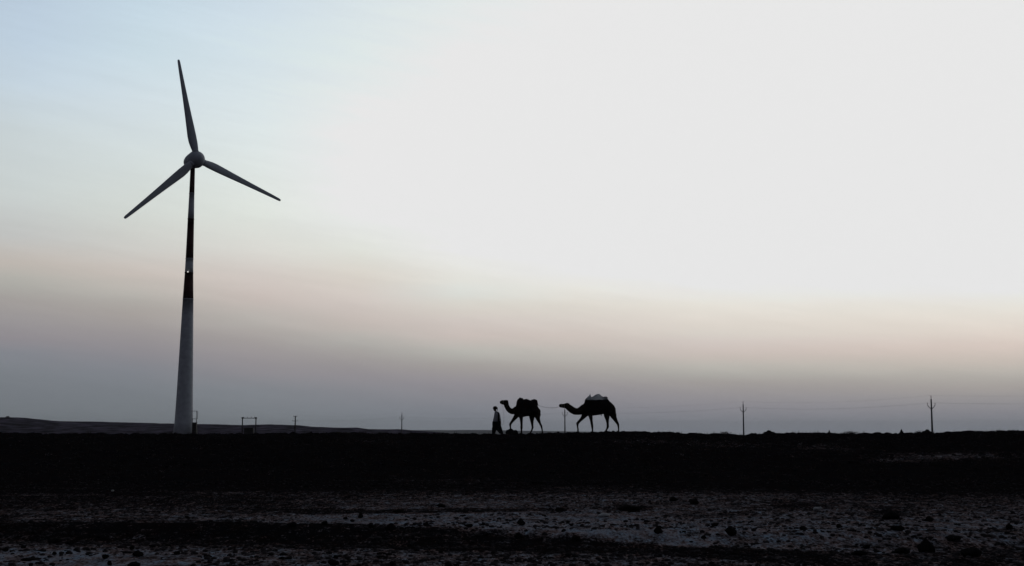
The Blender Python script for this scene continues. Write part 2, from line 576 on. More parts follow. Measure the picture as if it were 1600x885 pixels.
# ------------------------------------------------------------------ hills
def build_hills(name, pts, D0, D1, D2, base, seed, wob, material, n=500):
    xs, ys = zip(*pts)
    px = np.linspace(xs[0], xs[-1], n)
    crest = np.interp(px, xs, ys) + wob * fbm(px / 45.0, px * 0, seed, 5, .6)
    prof = [(D0, 0), (D0 + (D1 - D0) * .3, .22), (D0 + (D1 - D0) * .55, .45), (D0 + (D1 - D0) * .75, .72), (D0 + (D1 - D0) * .9, .93), (D1, 1), (D1 + (D2 - D1) * .3, .8), (D2, 0)]
    k = 26
    ds = np.linspace(0, 1, k)
    Dp = np.interp(ds, np.linspace(0, 1, len(prof)), [p[0] for p in prof])
    Fp = np.interp(ds, np.linspace(0, 1, len(prof)), [p[1] for p in prof])
    verts, faces = [], []
    for i in range(k):
        for j in range(n):
            c = P(px[j], crest[j], D1)
            X = c.x
            r = 1 + .25 * float(0)
            z = base + (c.z - base) * Fp[i]
            verts.append((X, Dp[i], z))
    V = np.array(verts)
    relief = fbm(V[:, 0] / (D1 * .03), V[:, 1] / (D1 * .03), seed + 3, 4)
    Fr = np.repeat(Fp, n)
    V[:, 2] += relief * (V[:, 2] - base) * .45 * (1 - Fr) * (Fr > 0)
    for i in range(k - 1):
        for j in range(n - 1):
            a = i * n + j
            faces.append((a, a + 1, a + n + 1, a + n))
    me = bpy.data.meshes.new(name); me.from_pydata([tuple(v) for v in V], [], faces)
    for p in me.polygons: p.use_smooth = True
    me.materials.append(material)
    o = new_obj(name, me); tag(o, kind='structure')
    return o


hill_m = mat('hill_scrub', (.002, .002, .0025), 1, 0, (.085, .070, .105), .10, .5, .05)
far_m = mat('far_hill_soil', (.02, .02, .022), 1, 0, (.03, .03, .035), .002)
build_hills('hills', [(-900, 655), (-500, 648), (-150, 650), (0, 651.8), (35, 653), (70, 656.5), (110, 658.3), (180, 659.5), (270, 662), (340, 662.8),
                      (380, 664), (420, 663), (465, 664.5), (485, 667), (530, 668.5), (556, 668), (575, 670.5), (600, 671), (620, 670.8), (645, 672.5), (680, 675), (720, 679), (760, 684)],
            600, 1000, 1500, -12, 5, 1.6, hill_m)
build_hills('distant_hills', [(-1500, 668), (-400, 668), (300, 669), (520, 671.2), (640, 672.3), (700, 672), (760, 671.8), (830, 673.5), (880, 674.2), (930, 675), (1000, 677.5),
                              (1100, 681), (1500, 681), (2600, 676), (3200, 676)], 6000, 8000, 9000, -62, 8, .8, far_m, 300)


# ------------------------------------------------------------------ wind turbine
TD = 209.0


def build_turbine():
    rows = [(684, 285.4, 33.0), (680, 285.7, 31.2), (672, 286, 29.2), (650, 286.7, 27.3), (620, 287.8, 25.0), (560, 289.6, 21.6), (512, 291, 18.8), (467, 292.2, 16.2), (426, 293.6, 12.9),
            (404, 294.3, 11.8), (342, 296.6, 9.7), (302, 298, 8.0), (262, 299.3, 7.0)]
    base = P(285.7, 680, TD)
    gz = hz(base.x, TD) - .15
    root = empty('wind_turbine', (base.x + .07, TD, gz), 'tall wind turbine with three blades and a red and white banded tapering tower', 'wind turbine')
    o = root.location.copy()
    zs, ds = [], []
    for r, x, wd in rows:
        p = P(x, r, TD); zs.append(p.z); ds.append(wd * (TD * CP + (p.z - EYE) * SP) / F)
    zs, ds = [gz] + zs[1:], [ds[0] * 1.02] + ds[1:]
    zof = lambda r: P(298, r, TD).z
    cuts = [gz, zof(467), zof(426), zof(404), zof(342), zof(302), P(299, 262, TD).z]
    mats = ['white', 'red', 'white', 'red', 'white', 'red']
    for i, mname in enumerate(mats):
        a, b = cuts[i], cuts[i + 1]
        lv = [a] + [z for z in np.linspace(a, b, 9 if i == 0 else 4)[1:-1]] + [b]
        bm = bmesh.new()
        loops = []
        seq = []
        for z in lv:
            r = float(np.interp(z, zs, ds)) / 2
            seq.append((z + (.004 if z == a and i else 0), r))
        # a slim flange where the section ends
        z, r = seq[-1]
        seq[-1] = (z - .12, r); seq += [(z - .12, r + .035), (z, r + .035)]
        for z, r in seq:
            loops.append([bm.verts.new((r * math.cos(t * math.pi / 24), r * math.sin(t * math.pi / 24), z - gz)) for t in range(48)])
        for A, B in zip(loops[:-1], loops[1:]):
            for k in range(48):
                bm.faces.new((A[k], A[(k + 1) % 48], B[(k + 1) % 48], B[k]))
        bm.faces.new(loops[0][::-1]); bm.faces.new(loops[-1])
        s = finish(bm, 'tower_section', M[mname], root)
        s['label'] = ('dark red' if mname == 'red' else 'white') + ' painted section of the tapering tower'
        for e in s.data.polygons:
            e.use_smooth = len(e.vertices) == 4
    root.rotation_euler = (0, R(.35), 0)
    # hub, facing right of the viewer
    hub = P(304.2, 251.0, TD) - o
    axis = Vector((.655, -.752, .030)).normalized()
    tx = P(299.3, 262, TD)
    hub = Vector((0, 0, hub.z)) + Vector((axis.x, axis.y, 0)) * 1.35
    side = Vector((0, 0, 1)).cross(axis).normalized()
    up = axis.cross(side).normalized()

    def body(prof, name, m):
        bm = bmesh.new()
        loft(bm, [(hub + axis * s, side, up, max(r, .01), max(r, .01)) for s, r in prof], 32)
        return finish(bm, name, m, root)
    body([(-3.9, .05), (-3.8, .35), (-3.5, .62), (-3.0, .88), (-2.3, 1.12), (-1.5, 1.28), (-.72, 1.34)], 'nacelle', M['grey'])
    body([(-.70, 1.30), (-.66, 1.40), (-.3, 1.45), (.1, 1.39), (.5, 1.24), (.85, .98), (1.12, .66), (1.28, .34), (1.34, .04)], 'hub', M['grey'])
    # blades: directions fitted in the rotor plane
    tips = [P(279, 95, TD), P(439, 316, TD), P(198, 341, TD)]
    R0 = 16.72
    prof = [(.05, .48, .46, .0), (.085, .52, .44, .0), (.12, .64, .38, .04), (.17, .74, .30, .10), (.23, .76, .24, .12), (.32, .69, .19, .10), (.45, .58, .14, .08), (.60, .47, .10, .06),
            (.75, .38, .07, .04), (.90, .30, .05, .02), (.975, .25, .035, .0), (.993, .20, .02, 0), (1.0, .11, .012, -.02)]
    ROT = Matrix.Rotation(R(.35), 3, 'Y')
    ang0 = None
    for i in range(3):
        # solve the angle of the first tip, the others follow at 120 degrees
        best = None
        for q in range(3600):
            a = q * math.pi / 1800
            e = 0
            for j, tp in enumerate(tips):
                aa = a - j * 2 * math.pi / 3
                w = o + ROT @ (hub + (side * math.cos(aa) + up * math.sin(aa)) * R0)
                x, y = project(w.x, w.y, w.z); X, Y = project(tp.x, tp.y, tp.z)
                e += (x - X) ** 2 + (y - Y) ** 2
            if best is None or e < best[0]: best = (e, a)
        ang0 = best[1]; break
    print('blade fit', best)
    for j in range(3):
        a = ang0 - j * 2 * math.pi / 3
        er = side * math.cos(a) + up * math.sin(a)
        et = -side * math.sin(a) + up * math.cos(a)
        bm = bmesh.new()
        rings = []
        for f, ca, cb, off in prof:
            tw = -R(13) * (1 - f) ** 1.5 - R(1)
            u = et * math.cos(tw) + axis * math.sin(tw)
            v = axis * math.cos(tw) - et * math.sin(tw)
            rings.append((hub + er * (f * R0 if f > .05 else 1.0) + u * off, u, v, ca, cb))
        loft(bm, rings, 16)
        b = finish(bm, 'blade', M['grey'], root)
        bm = bmesh.new()
        loft(bm, [(hub + er * r, et, axis, w, w) for r, w in ((1.05, .56), (1.5, .54), (1.56, .49))], 20)
        c = finish(bm, 'blade_collar', M['grey'], b)
    # lamp on the tower
    lp = P(293.2, 426, TD)
    rr = float(np.interp(lp.z, zs, ds)) / 2
    c = Vector((.0, -rr - .10, lp.z - gz))
    bm = bmesh.new(); tube(bm, [c + Vector((0, .16, 0)), c], .05, 8); box(bm, c + Vector((-.12, -.04, -.14)), c + Vector((.12, .05, -.10)))
    br = finish(bm, 'lamp_bracket', M['dark_metal'], root, False)
    bm = bmesh.new(); ball(bm, c, .10, 2, (1, 1, .8))
    finish(bm, 'lamp', M['lamp'], br)
    # railed landing bracketed to the right of the tower
    zl, zh = P(305, 654.5, TD).z - gz, P(305, 642.5, TD).z - gz
    xa, xb = P(301, 650, TD).x - o.x, P(307.6, 650, TD).x - o.x
    bm = bmesh.new()
    r = .035
    for z in (zl, zh):
        for y in (-.4, .4):
            tube(bm, [(xa - .25, y, z), (xb, y, z)], r, 6)
        tube(bm, [(xb, -.4, z), (xb, .4, z)], r, 6)
    for y in (-.4, .4):
        tube(bm, [(xb, y, zl), (xb, y, zh)], r * 1.2, 6)
    finish(bm, 'landing_railing', M['metal'], root, False)
    bm = bmesh.new()
    for k in range(6):
        x = xa - .2 + (xb - xa + .2) * k / 5
        box(bm, (x - .04, -.4, zl - .03), (x + .04, .4, zl))
    finish(bm, 'landing_grate', M['metal'], root, False)
    bm = bmesh.new()
    for y in (-.2, .2):
        tube(bm, [(xb - .1, y, zl), (xb + .25, y, .05)], .035, 6)
    for k in range(1, 9):
        f = k / 9
        tube(bm, [(xb - .1 + .35 * f, -.2, zl * (1 - f) + .05 * f), (xb - .1 + .35 * f, .2, zl * (1 - f) + .05 * f)], .025, 6)
    finish(bm, 'ladder', M['metal'], root, False)
    # cabinet beside it
    p = P(303.8, 670, TD - 1.2)
    gz2 = hz(p.x, p.y)
    cab = empty('control_cabinet', (p.x, p.y, gz2 - .05), 'dark upright control cabinet standing against the foot of the wind turbine tower', 'cabinet')
    top = P(303.8, 660.5, TD - 1.2).z - gz2
    bm = bmesh.new(); box(bm, (-.33, -.3, 0), (.33, .3, top), .02)
    finish(bm, 'body', M['dark_metal'], cab, False)
    bm = bmesh.new(); box(bm, (-.37, -.36, top + .002), (.37, .36, top + .07), .015)
    finish(bm, 'roof', M['dark_metal'], cab, False)
    bm = bmesh.new(); box(bm, (-.24, -.325, .15), (.24, -.302, top - .12), .005)
    d = finish(bm, 'door', M['dark_metal'], cab, False)
    bm = bmesh.new(); tube(bm, [(.17, -.35, top * .5), (.17, -.35, top * .5 + .16)], .015, 6)
    finish(bm, 'handle', M['metal'], d)


build_turbine()


# ------------------------------------------------------------------ power line
def build_pole(x, ytop, D, label, lw):
    p = P(x, ytop, D)
    gz = hz(p.x, D) - .3
    Ht = p.z - gz
    root = empty('power_pole', (p.x, D, gz), label, 'utility pole', 'poles of the power line across the plain')
    if Ht < 6.5 or Ht > 13: print('pole height', x, Ht)
    zt = Ht - .75                     # top of the shaft, the pin stands above
    bm = bmesh.new()
    loft(bm, [((0, 0, 0), (1, 0, 0), (0, 1, 0), .20, .20), ((0, 0, zt), (1, 0, 0), (0, 1, 0), .125, .125)], 12)
    finish(bm, 'shaft', M['concrete'], root)
    zv = Ht - 2.55
    att = []
    for s in (-1, 1):
        bm = bmesh.new()
        tube(bm, [(s * .13, 0, zv), (s * .45, 0, zv + .32), (s * .68, 0, zv + .62), (s * .70, 0, zv + .75)], .062, 8)
        finish(bm, 'crossarm', M['metal'], root)
        bm = bmesh.new()
        loft(bm, [((s * .70, 0, zv + .75 + h), (1, 0, 0), (0, 1, 0), r, r) for h, r in ((0, .025), (.12, .028), (.13, .075), (.19, .06), (.20, .085), (.27, .06), (.33, .04), (.38, .02))], 12)
        finish(bm, 'insulator', M['ceramic'], root)
        att.append(root.location + Vector((s * .70, 0, zv + 1.12)))
    bm = bmesh.new()
    loft(bm, [((0, 0, zt + h), (1, 0, 0), (0, 1, 0), r, r) for h, r in ((0, .05), (.30, .04), (.31, .08), (.40, .06), (.42, .085), (.52, .06), (.62, .04), (.72, .02))], 12)
    finish(bm, 'insulator', M['ceramic'], root)
    bm = bmesh.new()
    tube(bm, [(0, 0, zv - .09), (0, 0, zv + .09)], .165, 12)
    finish(bm, 'clamp', M['metal'], root)
    att.append(root.location + Vector((0, 0, zt + .70)))
    return att


poles = [build_pole(2010, 600, 190, 'power pole outside the right edge of the view, nearest of the line', 1),
         build_pole(1454.6, 617.5, 240, 'tall power pole beside a low shrub at the right, its shaft leaning slightly left', 1),
         build_pole(1161, 627, 300, 'power pole alone on the ridge between the twiggy bush and the low dark clod', 1),
         build_pole(882.5, 636, 350, 'power pole rising behind the head of the rear camel', 1),
         build_pole(628, 644.5, 430, 'thin power pole between the low hills and the walking man', 1)]


def build_double_pole():
    D = 480
    p = P(461.5, 650, D)
    gz = hz(p.x, D) - .3
    Ht = p.z - gz
    root = empty('power_pole', (p.x, D, gz), 'dark power pole with two straight crossarms standing before the hills', 'utility pole', 'poles of the power line across the plain')
    bm = bmesh.new(); loft(bm, [((0, 0, 0), (1, 0, 0), (0, 1, 0), .3, .3), ((0, 0, Ht), (1, 0, 0), (0, 1, 0), .2, .2)], 12)
    finish(bm, 'shaft', M['dark_metal'], root)
    att = []
    for z, w in ((Ht - .25, .75), (Ht - 1.9, 1.15)):
        bm = bmesh.new(); box(bm, (-w, -.33, z - .06), (w, -.22, z + .06), .01)
        finish(bm, 'crossarm', M['dark_metal'], root, False)
        for s in (-1, 1):
            bm = bmesh.new()
            loft(bm, [((s * (w - .1), -.27, z + .06 + h), (1, 0, 0), (0, 1, 0), r, r) for h, r in ((0, .03), (.10, .03), (.11, .08), (.25, .07), (.30, .02))], 10)
            finish(bm, 'insulator', M['ceramic'], root)
            att.append(root.location + Vector((s * (w - .1), -.27, z + .36)))
    bm = bmesh.new(); box(bm, (-.35, -.55, Ht - 5.2), (.35, -.24, Ht - 4.0), .03)
    finish(bm, 'switch_box', M['dark_metal'], root, False)
    return [att[2], att[3], att[0]]


poles.append(build_double_pole())

for k, (nm, lb) in enumerate([('left', 'faint power line wire slung over the left arms of the poles'),
                              ('right', 'faint power line wire slung over the right arms of the poles'),
                              ('top', 'topmost faint power line wire running over the tips of the poles')]):
    pts = []
    for A, B in zip(poles[:-1], poles[1:]):
        a, b = A[k], B[k]
        for i in range(16):
            f = i / 16
            q = a.lerp(b, f); q.z -= 1.2 * 4 * f * (1 - f) * ((b - a).length / 100)
            pts.append(q)
    pts.append(poles[-1][k])
    o = pts[0].copy()
    bm = bmesh.new(); tube(bm, [q - o for q in pts], .006, 6, ref=(0, 0, 1))
    w = finish(bm, 'power_line_wire', M['wire'], loc=o)
    tag(w, lb, 'wire', 'wires of the power line')


def build_h_frame():
    D = 272
    a, b = P(379, 653, D), P(400, 653, D)
    c = (a + b) / 2
    gz = hz(c.x, D) - .2
    Ht = a.z - gz
    root = empty('transformer_frame', (c.x, D, gz), 'low two-post frame with a crossbar and transformer box in front of the hills', 'transformer frame')
    hw = (b.x - a.x) / 2
    for s in (-1, 1):
        bm = bmesh.new(); loft(bm, [((s * hw, 0, 0), (1, 0, 0), (0, 1, 0), .15, .15), ((s * hw, 0, Ht + .1), (1, 0, 0), (0, 1, 0), .11, .11)], 10)
        finish(bm, 'post', M['dark_metal'], root)
        bm = bmesh.new(); box(bm, (s * hw - .17, -.2, Ht - .25), (s * hw + .17, .2, Ht + .12), .02)
        finish(bm, 'post_cap', M['dark_metal'], root, False)
    bm = bmesh.new(); box(bm, (-hw + .17, -.06, Ht - .16), (hw - .17, .06, Ht - .03))
    finish(bm, 'crossbar', M['dark_metal'], root, False)
    for x in (-hw * .8, -hw * .3, hw * .3, hw * .8):
        bm = bmesh.new()
        loft(bm, [((x, 0, Ht - .03 + h), (1, 0, 0), (0, 1, 0), r, r) for h, r in ((0, .03), (.08, .03), (.09, .07), (.2, .06), (.27, .02))], 10)
        finish(bm, 'insulator', M['ceramic'], root)
    zt, zb = P(390, 669, D).z - gz, P(390, 678, D).z - gz
    bm = bmesh.new(); box(bm, (-hw + .45, -.45, zb), (hw - .45, .45, zt), .05)
    tb = finish(bm, 'transformer_box', M['dark_metal'], root, False)
    for i in range(8):
        x = -hw + .6 + i * (2 * hw - 1.2) / 7
        bm = bmesh.new(); box(bm, (x - .02, -.62, zb + .15), (x + .02, -.452, zt - .2))
        finish(bm, 'cooling_fin', M['dark_metal'], tb, False)
    bm = bmesh.new(); box(bm, (-hw - .1, -.08, zb - .16), (hw + .1, .08, zb - .004))
    finish(bm, 'support_beam', M['dark_metal'], root, False)


build_h_frame()

# ------------------------------------------------------------------ camels
CD = 76.4                       # camels walk along the crest
PXM = CD / F


def zoomer(ox, oy, s=8.85):
    """coordinates in an enlarged view (s times) whose corner is at ox, oy"""
    def f(zx, zy, dy=0.0):
        p = P(ox + zx / s, oy + zy / s, CD)
        return Vector((p.x, CD + dy, p.z))
    f.u = PXM / s
    return f


def plane_loft(bm, f, pts, n=16):
    """pts: (zx, zy, half thickness in plane (zoom px), half width across (m), dy)"""
    C = [f(p[0], p[1], p[4] if len(p) > 4 else 0) for p in pts]
    rings = []
    for i, p in enumerate(pts):
        t = (C[min(i + 1, len(C) - 1)] - C[max(i - 1, 0)]); t.y = 0
        t.normalize()
        u = Vector((-t.z, 0, t.x))
        rings.append((C[i], u, (0, 1, 0), p[2] * f.u, p[3]))
    loft(bm, rings, n)


def camel(f, spec, label, group):
    cx = sum(l[-1][0] for l in spec['legs']) / 4
    c = f(cx, 690)
    o = Vector((c.x, CD, hz(c.x, CD)))
    root = empty('camel', o, label, 'camel', group)
    bm = bmesh.new()
    plane_loft(bm, f, spec['torso'], 24)
    plane_loft(bm, f, spec['hump'], 18)
    plane_loft(bm, f, spec['neck'], 18)
    plane_loft(bm, f, spec['head'], 14)
    for leg in spec['legs']:
        plane_loft(bm, f, leg, 12)
        x, y, r, w, dy = leg[-1]
        q = f(x, y, dy)
        # broad two-toed pad
        for s in (-1, 1):
            ball(bm, q + Vector((-.05, s * .035, .015)), .07, 2, (1.35, .85, .62))
    for e in spec['ears']:
        for s in (-1, 1):
            plane_loft(bm, f, [(e[0], e[1] + 14, 5, .03, s * .07), (e[0] + 1, e[1] + 5, 6, .03, s * .10), (e[0] + 3, e[1] - 5, 3, .012, s * .12)], 8)
    plane_loft(bm, f, spec['tail'], 8)
    b = fused(bm, 'body', M['camel'], .020, root, 2, o)
    h = spec['eye']
    for s in (-1, 1):
        bm = bmesh.new(); ball(bm, f(h[0], h[1], s * .085) - o, .022, 2)
        finish(bm, 'eye', M['eye'], root)
    # tassel of hair at the tail end
    t = spec['tail'][-1]
    bm = bmesh.new()
    q = f(t[0], t[1], t[4]) - o
    tube(bm, [q + Vector((0, 0, .05)), q + Vector((.01, 0, -.06)), q + Vector((.0, 0, -.18))], [.03, .045, .012], 8)
    finish(bm, 'tail_tuft', M['camel_dark'], root)
    # halter round the muzzle
    bm = bmesh.new()
    for (x, y, r, w) in spec['halter']:
        n = 16
        pts = [f(x, y) - o + Vector((0, w * math.cos(2 * math.pi * k / n), r * f.u * math.sin(2 * math.pi * k / n))) for k in range(n + 1)]
        tube(bm, pts, .012, 6, ref=(1, 0, 0))
    finish(bm, 'halter', M['rope'], root)
    return root, o


f1 = zoomer(740, 600)
front = dict(
    torso=[(548, 392, 28, .12, 0), (575, 385, 52, .20, 0), (610, 375, 80, .27, 0), (660, 368, 96, .33, 0), (720, 352, 98, .36, 0), (780, 350, 98, .36, 0), (830, 362, 88, .33, 0), (868, 375, 66, .27, 0), (893, 385, 40, .20, 0), (908, 388, 18, .1, 0)],
    hump=[(735, 330, 90, .24, 0), (735, 290, 80, .20, 0), (733, 255, 62, .15, 0), (730, 228, 36, .09, 0)],
    neck=[(590, 365, 56, .20, 0), (560, 378, 46, .16, 0), (530, 381, 41, .14, 0), (502, 370, 37, .125, 0), (478, 346, 35, .115, 0), (461, 314, 35, .11, 0), (450, 285, 36, .105, 0), (450, 262, 36, .105, 0)],
    head=[(476, 262, 28, .09, 0), (458, 257, 34, .115, 0), (430, 257, 32, .11, 0), (408, 257, 31, .095, 0), (390, 256, 29, .085, 0), (374, 256, 22, .07, 0), (363, 257, 12, .045, 0)],
    ears=[(474, 236)], eye=(428, 244),
    tail=[(898, 345, 10, .035, 0), (915, 362, 9, .03, 0), (920, 388, 9, .028, 0), (917, 415, 7, .022, 0)],
    legs=[
        # raised foreleg, far side
        [(608, 415, 42, .13, .14), (586, 450, 33, .10, .16), (556, 490, 24, .075, .17), (527, 528, 18, .062, .18), (506, 560, 17, .062, .18), (508, 590, 12, .045, .18), (512, 618, 11, .042, .18), (514, 636, 12, .05, .18)],
        # standing foreleg
        [(648, 430, 44, .13, -.14), (658, 470, 26, .09, -.16), (661, 520, 19, .07, -.17), (663, 570, 16, .06, -.17), (662, 602, 18, .065, -.17), (661, 635, 13, .045, -.17), (662, 670, 13, .045, -.17), (664, 692, 15, .06, -.17)],
        # near hind leg
        [(812, 420, 52, .16, .13), (806, 470, 36, .12, .15), (808, 520, 23, .085, .16), (813, 570, 16, .06, .17), (817, 605, 15, .055, .17), (806, 640, 12, .045, .17), (790, 672, 11, .042, .17), (778, 694, 13, .055, .17)],
        # trailing hind leg
        [(864, 410, 46, .17, -.13), (882, 455, 36, .13, -.15), (896, 500, 25, .09, -.16), (916, 545, 16, .065, -.17), (936, 585, 15, .055, -.17), (944, 620, 11, .042, -.17), (950, 660, 10, .04, -.17), (954, 690, 12, .05, -.17)],
    ],
    halter=[(392, 255, 25, .085), (412, 256, 28, .098)])
# stone heap the raised foot steps on is built with the stones below
cam1, o1 = camel(f1, front, 'front camel with its head held high, led by the walking man', 'two camels walking in line')

f2 = zoomer(860, 600)
rear = dict(
    torso=[(425, 385, 34, .13, 0), (455, 372, 62, .2, 0), (495, 352, 90, .27, 0), (550, 338, 104, .33, 0), (620, 330, 106, .36, 0), (690, 322, 104, .36, 0), (750, 322, 96, .34, 0), (800, 338, 92, .32, 0), (845, 362, 72, .27, 0), (875, 385, 48, .2, 0), (894, 398, 20, .1, 0)],
    hump=[(640, 300, 90, .24, 0), (640, 260, 78, .2, 0), (638, 225, 60, .15, 0), (635, 195, 32, .08, 0)],
    neck=[(470, 352, 74, .21, 0), (430, 368, 60, .18, 0), (385, 383, 48, .15, 0), (340, 382, 48, .135, 0), (297, 360, 48, .125, 0), (260, 330, 45, .115, 0), (230, 308, 39, .11, 0), (212, 302, 34, .10, 0)],
    head=[(262, 296, 24, .09, 0), (238, 298, 36, .115, 0), (210, 304, 35, .11, 0), (185, 306, 30, .1, 0), (163, 304, 27, .085, 0), (145, 303, 27, .08, 0), (130, 303, 21, .07, 0), (119, 305, 12, .04, 0)],
    ears=[(258, 272)], eye=(212, 288),
    tail=[(862, 318, 10, .035, 0), (888, 350, 9, .03, 0), (900, 385, 8, .028, 0), (903, 420, 6, .022, 0)],
    legs=[
        [(492, 400, 54, .14, .14), (470, 438, 38, .11, .16), (440, 478, 25, .08, .17), (405, 515, 19, .065, .18), (376, 548, 20, .068, .18), (378, 585, 12, .045, .18), (383, 630, 11, .042, .18), (384, 674, 13, .055, .18)],
        [(548, 410, 42, .13, -.14), (555, 455, 28, .09, -.16), (564, 510, 19, .07, -.17), (572, 560, 18, .064, -.17), (576, 590, 17, .062, -.17), (579, 630, 11, .044, -.17), (582, 670, 12, .055, -.17)],
        [(785, 400, 50, .16, .13), (784, 450, 40, .13, .15), (790, 500, 24, .09, .16), (795, 550, 17, .065, .17), (797, 595, 18, .06, .17), (785, 625, 13, .048, .17), (770, 650, 12, .045, .17), (768, 668, 13, .055, .17)],
        [(850, 400, 50, .18, -.13), (870, 450, 40, .14, -.15), (895, 495, 28, .1, -.16), (918, 535, 20, .075, -.17), (934, 565, 17, .06, -.17), (938, 595, 13, .046, -.17), (940, 630, 10, .04, -.17), (942, 664, 12, .05, -.17)],
    ],
    halter=[(158, 304, 24, .085), (190, 307, 29, .1)])
cam2, o2 = camel(f2, rear, 'rear camel stretching its neck forward under a pale covered load', 'two camels walking in line')


# ---- loads
SHEET = M['sack'].copy(); SHEET.name = 'thin_plastic_sheet'
_t = SHEET.node_tree
_b = _t.nodes['Principled BSDF']; _o = _t.nodes['Material Output']
_tr = _t.nodes.new('ShaderNodeBsdfTranslucent'); _tr.inputs[0].default_value = (.95, .96, 1, 1)
_mx = _t.nodes.new('ShaderNodeMixShader'); _mx.inputs[0].default_value = .75
_t.links.new(_b.outputs[0], _mx.inputs[1]); _t.links.new(_tr.outputs[0], _mx.inputs[2]); _t.links.new(_mx.outputs[0], _o.inputs[0])

def load1():
    base = f1(735, 300)
    o = Vector((base.x, CD, base.z))
    root = empty('camel_load', o, 'dark blanket and two bulging bundles strapped on the front camel', 'camel load')
    bm = bmesh.new()
    # blanket hanging down both flanks, following the back
    prof = [(585, 300), (600, 262), (622, 222), (650, 200), (690, 214), (735, 208), (790, 228), (830, 226), (860, 262), (875, 300)]
    for s in (-1, 1):
        pass
    rings = []
    n = len(prof)
    V = []
    for (x, y) in prof:
        top = f1(x, y) - o
        hang = f1(x, min(395, y + 150)) - o
        row = []
        for k in range(13):
            t = (k - 6) / 6
            w = .43 * math.sin(abs(t) * math.pi / 2) ** .8
            z = top.z + (hang.z - top.z) * (1 - math.cos(t * math.pi / 2)) ** 1.1
            row.append(bm.verts.new((top.x + .01 * math.sin(k * 2.1 + x), math.copysign(w, t) if t else 0, z + .006 * math.sin(x * .3 + k))))
        V.append(row)
    for A, B in zip(V[:-1], V[1:]):
        for k in range(12):
            bm.faces.new((A[k], A[k + 1], B[k + 1], B[k]))
    bmesh.ops.solidify(bm, geom=bm.faces[:], thickness=.02)
    finish(bm, 'blanket', M['blanket'], root)
    for nm, pts in (('front_bundle', [(604, 292, 16, .18), (620, 266, 30, .26), (636, 242, 38, .30), (652, 224, 37, .30), (675, 228, 28, .24), (690, 236, 12, .1)]),
                    ('rear_bundle', [(795, 250, 18, .18), (815, 244, 26, .26), (838, 240, 30, .30), (854, 248, 34, .28), (866, 272, 26, .22), (885, 292, 11, .10), (896, 297, 4, .04)])):
        bm = bmesh.new()
        plane_loft(bm, f1, [p + (0,) for p in pts], 16)
        for v in bm.verts:
            v.co += Vector((0, 0, .012 * math.sin(v.co.x * 37 + v.co.y * 23)))
        finish(bm, nm, M['blanket'], root, True, o)
        root.children[-1].location = (0, 0, 0)
    for x in (660, 800):
        pts = []
        for k in range(19):
            t = (k - 9) / 9
            top = f1(x, 215 if x < 700 else 222) - o; lo = f1(x, 450) - o
            pts.append(Vector((top.x, .45 * math.sin(t * math.pi), (top.z + lo.z) / 2 + (top.z - lo.z + .03) / 2 * math.cos(t * math.pi))))
        bm = bmesh.new(); tube(bm, pts, .013, 6, ref=(1, 0, 0))
        finish(bm, 'girth_strap', M['strap'], root)


load1()


